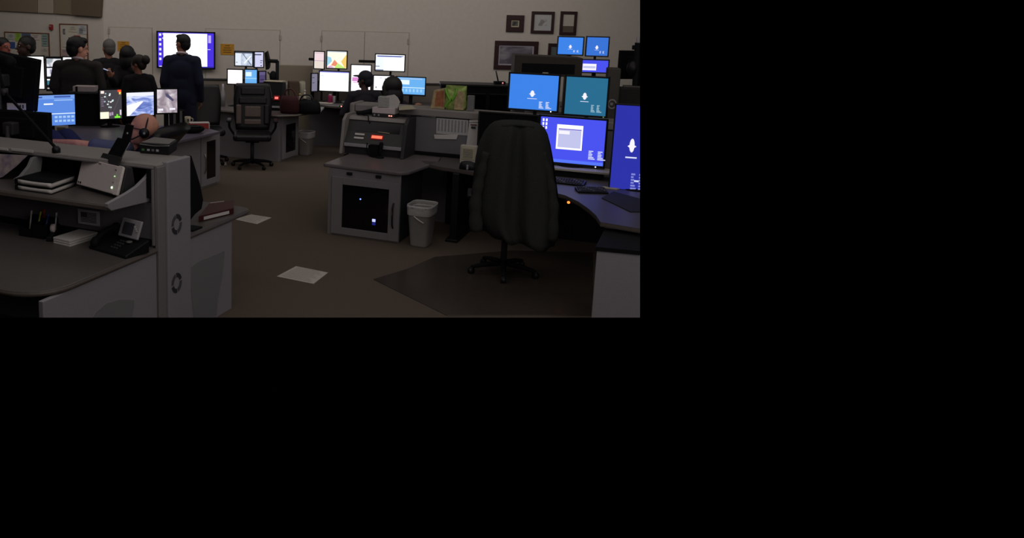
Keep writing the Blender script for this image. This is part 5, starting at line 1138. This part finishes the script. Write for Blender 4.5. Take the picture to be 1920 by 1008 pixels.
def person(label, x, y, yaw, S=1.0, z0=0.0, sit=False, hy_=0.0, hp=0.0, hr=0.0, arms=None, skinm=skin, hair='short', hairm=hairk, top=suitb, legs=suitb, shirt=True, build=1.0, lean=0.0, voxel=.012, sleeve='long', head_s=1.0, extra=None, head_fwd=0.0, pelvis=None, arms_abs=None, legs_abs=None, arms_world=None):
    """faces local -y. arms: [(elbow, wrist, hand dir, back of hand)] for x<0 and x>0 sides"""
    t = thing('person', label, 'person', (x, y, z0), yaw, None)
    V = Vector; B = build
    pz = pelvis or (.96 if not sit else .50)
    R = rotx(lean)                                     # lean about the pelvis (positive leans back)
    def T(px, py, pz_): v = R @ V((px, py, pz_-.96)); return (v+V((0, 0, pz)))*S
    neck = T(0, .0, 1.475); hb = T(0, -.015-head_fwd, 1.545); Hc = T(0, -.03-head_fwd, 1.635)
    HR = rotz(hy_) @ rotx(hp) @ Matrix.Rotation(hr, 3, 'Y')
    hs = S*head_s
    def Hd(px, py, pz_): return Hc+HR @ (V((px, py, pz_))*hs)
    sh = [T(-.175*B, .0, 1.405), T(.175*B, .0, 1.405)]
    if arms is None: arms = [((-.27*B, .02, 1.13), (-.28*B, -.06, .88), (0, -.1, -1), (-1, 0, 0)), ((.27*B, .02, 1.13), (.28*B, -.06, .88), (0, -.1, -1), (1, 0, 0))]
    if not sit: hips = [V((-.085, 0, .93))*S, V((.085, 0, .93))*S]; knees = [V((-.10, -.01, .50))*S, V((.10, -.01, .50))*S]; ank = [V((-.11, .02, .09))*S, V((.11, .02, .09))*S]
    else: hips = [V((-.09, 0, .52))*S, V((.09, 0, .52))*S]; knees = [V((-.13, -.43, .52))*S, V((.13, -.43, .52))*S]; ank = [V((-.13, -.40, .10))*S, V((.13, -.40, .10))*S]
    if arms_world:
        iv = rotz(-yaw); o3 = V((x, y, z0)); arms_abs = [(iv @ (a-o3)/S, iv @ (b_-o3)/S, iv @ V(c), iv @ V(d)) for a, b_, c, d in arms_world]
    if legs_abs: hips, knees, ank = [[V(p)*S for p in g] for g in legs_abs]
    AR = [(V(a[0])*S, V(a[1])*S, V(a[2]), V(a[3])) for a in arms_abs] if arms_abs else [(T(*a[0]), T(*a[1]), R @ V(a[2]), V(a[3])) for a in arms]
    b = MB(); m = skinm
    # head with brow, nose, jaw, ears
    b.ell(Hd(0, .012, .025), (.074*hs, .095*hs, .088*hs), m, HR, 20); b.ell(Hd(0, -.018, -.04), (.060*hs, .070*hs, .075*hs), m, HR, 16)
    b.ell(Hd(0, -.050, -.085), (.036*hs, .034*hs, .028*hs), m, HR, 12)
    b.caps(Hd(0, -.086, .012), Hd(0, -.108, -.026), .009*hs, .014*hs, m, 8); b.caps(Hd(-.03, -.075, .026), Hd(.03, -.075, .026), .013*hs, .013*hs, m, 8)
    b.caps(Hd(-.016, -.086, -.058), Hd(.016, -.086, -.058), .008*hs, .008*hs, m, 8)
    for s_ in (-1, 1): b.ell(Hd(s_*.076, .012, -.01), (.010*hs, .022*hs, .033*hs), m, HR, 10)
    b.caps(neck-V((0, 0, .03*S)), hb, .060*S, .052*S, m, 14); b.caps(hb, Hc-V((0, 0, .03*S)), .052*S, .055*S, m, 14)
    # trunk and limbs
    b.ell(T(0, .0, 1.30), (.165*S*B, .095*S, .17*S), m, R, 18); b.ell(T(0, 0, 1.08), (.135*S*B, .088*S, .16*S), m, R, 16); b.ell(T(0, 0, .96), (.15*S*B, .10*S, .12*S), m, R, 16)
    b.caps(sh[0], sh[1], .055*S, .055*S, m)
    for i in (0, 1):
        e, w_, hd, nb = AR[i]
        b.caps(sh[i], e, .050*S, .040*S, m); b.caps(e, w_, .040*S, .027*S, m); hand(b, w_, hd, nb, m, S*1.02, .4, -1 if i == 0 else 1)
        b.caps(hips[i], knees[i], .078*S, .055*S, m); b.caps(knees[i], ank[i], .053*S, .036*S, m); b.caps(ank[i]-V((0, 0, .05*S)), ank[i]+V((0, -.14*S, -.055*S)), .032*S, .026*S, m)
    bake(b, 'body', t, voxel, m)
    # eyes and mouth
    def eyes(bb):
        for s_ in (-1, 1): bb.ell(Hd(s_*.029, -.082, .008), (.010*hs, .007*hs, .006*hs), mat('eye_white', (176, 164, 156), .4), HR, 10); bb.ell(Hd(s_*.029, -.089, .008), (.0055*hs, .004*hs, .0055*hs), black, HR, 8)
    part('eyes', t, eyes); part('mouth', t, lambda bb: bb.ell(Hd(0, -.093, -.058), (.022*hs, .006*hs, .006*hs), mat('lip_red', (140, 70, 66), .6), HR, 10))
    # clothes
    b = MB(); th = .016*S
    b.ell(T(0, .0, 1.28), (.18*S*B+th, .105*S+th, .20*S), top, R, 18); b.ell(T(0, 0, 1.08), (.17*S*B+th, .10*S+th, .22*S), top, R, 16); b.ell(T(0, 0, .95), (.172*S*B+th, .115*S+th, .18*S), top, R, 16)
    for k in (-1, 1): b.caps(T(k*.095*B, 0, 1.34), T(k*.098*B, 0, .87), .085*S+th*.5, .09*S+th*.5, top)
    b.caps(sh[0], sh[1], .062*S+th, .062*S+th, top); b.caps(T(-.09*B, .01, 1.43), T(.09*B, .01, 1.43), .055*S+th, .055*S+th, top)
    for i in (0, 1):
        e, w_, hd, nb = AR[i]
        if sleeve == 'long': b.caps(sh[i], e, .060*S+th, .050*S+th, top); b.caps(e, e.lerp(w_, .95), .048*S+th, .036*S+th*.7, top)
        else: b.caps(sh[i], sh[i].lerp(e, .5), .064*S+th, .062*S+th, top)
    bake(b, 'jacket' if shirt else 'shirt', t, voxel*1.1, top, 5)
    if shirt:
        part('shirt_collar', t, lambda bb: bb.tube(bez([neck+R @ V((.065*S*math.cos(a), .070*S*math.sin(a)-.002, .028*S+.018*S*math.sin(a))) for a in [2*PI*k/14 for k in range(15)]], 2), .016*S, shirtw, 8))
    b = MB()
    for i in (0, 1): b.caps(hips[i], knees[i], .088*S+th, .066*S+th, legs); b.caps(knees[i], ank[i], .062*S+th, .050*S+th, legs)
    b.caps(hips[0], hips[1], .10*S, .10*S, legs); bake(b, 'trousers', t, voxel*1.4, legs, 4)
    for i in (0, 1):
        part('shoe', t, lambda bb: (bb.caps(ank[i]+V((0, .03*S, -.05*S)), ank[i]+V((0, -.17*S, -.058*S)), .042*S, .034*S, black)))
    # hair
    if hair:
        b = MB(); g = .012*hs
        if hair in ('short', 'crop'):
            b.ell(Hd(0, .022, .036), (.080*hs, .100*hs, .088*hs), hairm, HR, 20); b.ell(Hd(0, .055, -.005), (.070*hs, .066*hs, .085*hs), hairm, HR, 14)
            if hair == 'short': b.ell(Hd(.0, -.040, .090), (.062*hs, .048*hs, .026*hs), hairm, HR, 14); b.ell(Hd(-.03, -.035, .083), (.04*hs, .048*hs, .028*hs), hairm, HR, 10)
        if hair == 'bob':
            b.ell(Hd(0, .025, .03), (.098*hs, .115*hs, .105*hs), hairm, HR, 20); b.ell(Hd(0, .06, -.08), (.094*hs, .075*hs, .12*hs), hairm, HR, 16)
            for s_ in (-1, 1): b.caps(Hd(s_*.078, .01, .02), Hd(s_*.082, .02, -.13), .036*hs, .03*hs, hairm)
        if hair == 'bun':
            b.ell(Hd(0, .022, .034), (.086*hs, .104*hs, .094*hs), hairm, HR, 20); b.ell(Hd(.0, .135, .03), (.06*hs, .058*hs, .065*hs), hairm, HR, 14); b.ell(Hd(0, .06, -.02), (.074*hs, .06*hs, .075*hs), hairm, HR, 12)
        if hair == 'cap':
            b.ell(Hd(0, .012, .045), (.088*hs, .106*hs, .090*hs), hairm, HR, 20); b.ell(Hd(0, -.115, .052), (.068*hs, .07*hs, .012*hs), hairm, HR, 14); b.ell(Hd(0, .06, -.01), (.072*hs, .06*hs, .08*hs), hairm, HR, 12)
        bake(b, 'cap' if hair == 'cap' else 'hair', t, .009*S, hairm, 3)
    if extra: extra(t, Hd, HR, hs, T)
    return t
AWAY = PI
# man by the wall screen
q = hy(341, 65, 12.5); crown = q.z
S_ = crown/1.752
person('person standing in a navy suit, seen from behind in front of the big wall screen', q.x, 12.5, AWAY-math.radians(4), S_, hy_=math.radians(58), skinm=skind, hairm=hairk, top=suitn, legs=suitn, build=1.04,
       arms=[((-.235, .03, 1.13), (-.235, -.08, .88), (.1, -.5, -.8), (-1, 0, 0)), ((.235, .03, 1.13), (.235, -.08, .88), (-.1, -.5, -.8), (1, 0, 0))], head_s=1.05)
# charcoal suit
q = hy(152, 75, 12.0)
person('person in a charcoal suit with a white collar, seen from behind at left', hy(145, 100, 12).x, 12.0, AWAY+math.radians(-4), q.z/1.752, hy_=math.radians(-42), hp=.12, skinm=skin, hairm=hairk, top=suitg, legs=suitg, build=1.5, head_s=1.36,
       arms=[((-.33, .02, 1.13), (-.28, -.14, .92), (.2, -.6, -.7), (-1, 0, 0)), ((.33, .02, 1.13), (.28, -.14, .92), (-.2, -.6, -.7), (1, 0, 0))])
# grey haired man with a phone
def phone_extra(t, Hd, HR, hs, T):
    c = T(.03, .36, 1.215)
    part('held_phone', t, lambda b: b.box(tuple(c+Vector((-.03, .0, .045))), (.15, .03, .02), silver, .005, Matrix.Rotation(-.3, 3, 'Y')))
q = hy(201, 76, 13.2)
gp = person('person with grey hair in a black jacket, right of the charcoal suit', hy(204, 100, 13.2).x, 13.2, AWAY+math.radians(14), q.z/1.752, hy_=math.radians(20), skinm=skind, hair='crop', hairm=hairg, top=suitb, legs=suitb, build=1.05, head_s=1.18, shirt=False)
# the hand with a phone belongs to a person hidden between them: dark haired woman
q = hy(238, 90, 12.6)
def held(t, Hd, HR, hs, T): pass
w1 = person('person with a dark bob of hair in black, behind the person with the hair bun', hy(236, 100, 12.6).x, 12.65, AWAY+math.radians(-25), q.z/1.75, hy_=math.radians(20), skinm=skind, hair='bob', hairm=hairk, top=suitb, legs=suitb, shirt=False, build=.95, head_s=1.15,
       arms_world=[(hy(250, 150, 12.6), hy(240, 160, 12.45), (-.3, -.3, -1), (0, -1, 0)), (hy(214, 158, 12.50), hy(208, 147, 12.30), (-.25, -.1, 1), (0, -1, 0))], voxel=.011)
q = hy(263, 106, 12.0)
w2 = person('person with brown hair in a bun and a dark top, left of the screen', hy(260, 120, 12).x, 12.0, AWAY+math.radians(35), q.z/1.75, hy_=math.radians(35), hp=.25, skinm=skind, hair='bun', hairm=hairb, top=suitb, legs=suitb, shirt=False, build=1.0, head_s=1.12)
pw = hy(200, 131, 12.28); t = thing('mobile_phone', 'pale mobile phone held up in front of the black jacket', 'phone', pw, .0)
part('case', t, lambda b: b.box((0, 0, 0), (.10, .03, .018), silver, .005, Matrix.Rotation(.35, 3, 'Y'))); part('lit_edge', t, lambda b: b.box((-.01, -.017, .006), (.07, .003, .012), G('#b0b8d8', .8), .001, Matrix.Rotation(.35, 3, 'Y')))
# two heads at far left
q = hy(51, 74, 13.4)
person('person with dark skin in dark clothes behind the upper black monitor', q.x, 13.4, AWAY+math.radians(120), q.z/1.74, hy_=math.radians(10), skinm=skink, hair='crop', hairm=hairk, top=suitb, legs=suitb, build=1.1, head_s=1.35, shirt=False)
q = hy(4, 75, 13.0)
person('person with a flushed face cut by the left edge of the photo', q.x, 13.0, math.radians(60), q.z/1.74, hy_=0, skinm=mat('flushed_skin', (150, 84, 70), .6), hair='crop', hairm=hairk, top=suitb, legs=suitb, build=1.1, head_s=1.2, shirt=False)
# seated person in a cap at the far desk
q = hy(685, 136, 13.35)
cpx = q.x; S9 = q.z/(1.75-.46)
person('person in a dark cap seated at the tall portrait monitor', q.x, 13.35, AWAY+math.radians(5), S9, sit=True, hy_=math.radians(50), skinm=skink, hair='cap', hairm=mat('dark_navy_cap', (22, 22, 34), .8), top=mat('dark_violet_hoodie', (30, 26, 36), .9), legs=suitb, shirt=False, build=1.05, head_s=1.1,
       arms=[((-.30, -.02, 1.14), (-.24, -.30, 1.06), (.2, -1, 0), (0, 0, 1)), ((.30, -.02, 1.14), (.24, -.30, 1.06), (-.2, -1, 0), (0, 0, 1))])
office_chair('dark task chair of the person in the cap', cpx-.02, 13.4, AWAY+math.radians(5), .46*S9/1.0, .42, .52, exec_=False, arms=False)
q = hy(735, 152, 12.75); S10 = q.z/(1.76-.46)
person('person with full dark hair seated behind the white carton', q.x, 12.75, AWAY, S10, sit=True, hy_=math.radians(25), hp=.2, skinm=skink, hair='bob', hairm=hairk, top=mat('dark_violet_hoodie', (30, 26, 36), .9), legs=suitb, shirt=False, build=1.0, head_s=1.45)
# bald man leaning back, facing left
def headset(t, Hd, HR, hs, T):
    h = thing  # headset parts stay with the head
    def band(b): b.tube([Hd(.084*math.cos(a), .015+.01*math.sin(a), .108*math.sin(a)-.005) for a in [PI*k/16 for k in range(17)]], .006*hs, black, 8)
    part('headset_band', t, band)
    for s_ in (-1, 1):
        e = part('headset_earcup', t, lambda b: b.ell(Hd(s_*.09, .012, -.012), (.02*hs, .036*hs, .036*hs), black, HR, 14))
        part('earcup_button', e, lambda b: b.ell(Hd(s_*.111, .012, -.012), (.004*hs, .009*hs, .009*hs), silver, HR, 8))
    part('headset_boom', t, lambda b: b.tube(bez([Hd(.09, -.01, -.03), Hd(.082, -.07, -.07), Hd(.035, -.115, -.075)], 6), .005*hs, black, 6))
    def spec(b):
        for s_ in (-1, 1): b.tube([Hd(s_*.03+.022*math.cos(a), -.100, .006+.017*math.sin(a)) for a in [2*PI*k/12 for k in range(13)]], .003*hs, black, 6)
        b.tube([Hd(.05, -.098, .008), Hd(.078, .0, .008)], .003*hs, black, 6)
    part('glasses', t, spec)
    part('goatee', t, lambda b: b.ell(Hd(0, -.088, -.09), (.03*hs, .022*hs, .024*hs), mat('grey_stubble', (140, 118, 104), .9), HR, 10))
q = hy(268, 238, 8.0); SB = 1.08; BPH = math.radians(-108)
bx, by = q.x-.55*(-math.sin(BPH)), 8.0-.55*math.cos(BPH)
person('bald person with a black headset and blue shirt, reclining behind the rail', bx, by, BPH, SB, sit=True, hy_=math.radians(28), hp=-.15, skinm=skin, hair=None, top=bluecl, legs=mat('navy_trousers', (40, 46, 92), .9), shirt=False, sleeve='short', lean=-.9, build=1.12, head_s=1.26, voxel=.010, pelvis=.66,
       arms_abs=[((-.32, .05, .86), (-.24, -.18, .84), (.1, -1, .05), (0, 0, 1)), ((.31, .04, .985), (.30, -.25, .98), (.0, -1, .0), (0, 0, 1))],
       legs_abs=[[(-.10, -.02, .66), (.10, -.02, .66)], [(-.13, -.36, .96), (.13, -.34, .985)], [(-.14, -.78, .86), (.12, -.78, .86)]], extra=headset)
office_chair('black reclined office chair under the bald person', bx, by, BPH, .60, .86, .70, exec_=False, arms=False, tilt=.80)
# ================================================================== the model stops where the photograph stops (right and lower edge)
bpy.context.view_layer.update()
def trim(co, no):
    for o in list(bpy.data.objects):
        if o.type != 'MESH': continue
        mw = o.matrix_world; bb = [(mw @ Vector(c)-co).dot(no) for c in o.bound_box]
        if max(bb) <= 1e-5: continue
        if min(bb) >= 0: 
            bpy.data.objects.remove(o); continue
        if o.data.users > 1: o.data = o.data.copy()
        iv = mw.inverted(); lc = iv @ co; ln = (mw.to_3x3().transposed() @ no).normalized()
        b = bmesh.new(); b.from_mesh(o.data)
        r = bmesh.ops.bisect_plane(b, geom=list(b.verts)+list(b.edges)+list(b.faces), plane_co=lc, plane_no=ln, clear_outer=True)
        ed = [g for g in r['geom_cut'] if isinstance(g, bmesh.types.BMEdge)]
        if o.name.split('.')[0] not in ('screen', 'floor') and ed:
            try: bmesh.ops.holes_fill(b, edges=ed, sides=0)
            except Exception: pass
        b.to_mesh(o.data); b.free(); o.data.update()
nr = (ray(1200, 100)).cross(ray(1200, 500)); nr = nr.normalized()
if nr.dot(_x) < 0: nr = -nr
nb = (ray(100, 595)).cross(ray(1100, 595)).normalized()
if nb.dot(_u) > 0: nb = -nb
trim(CAM, nr); trim(CAM, nb)
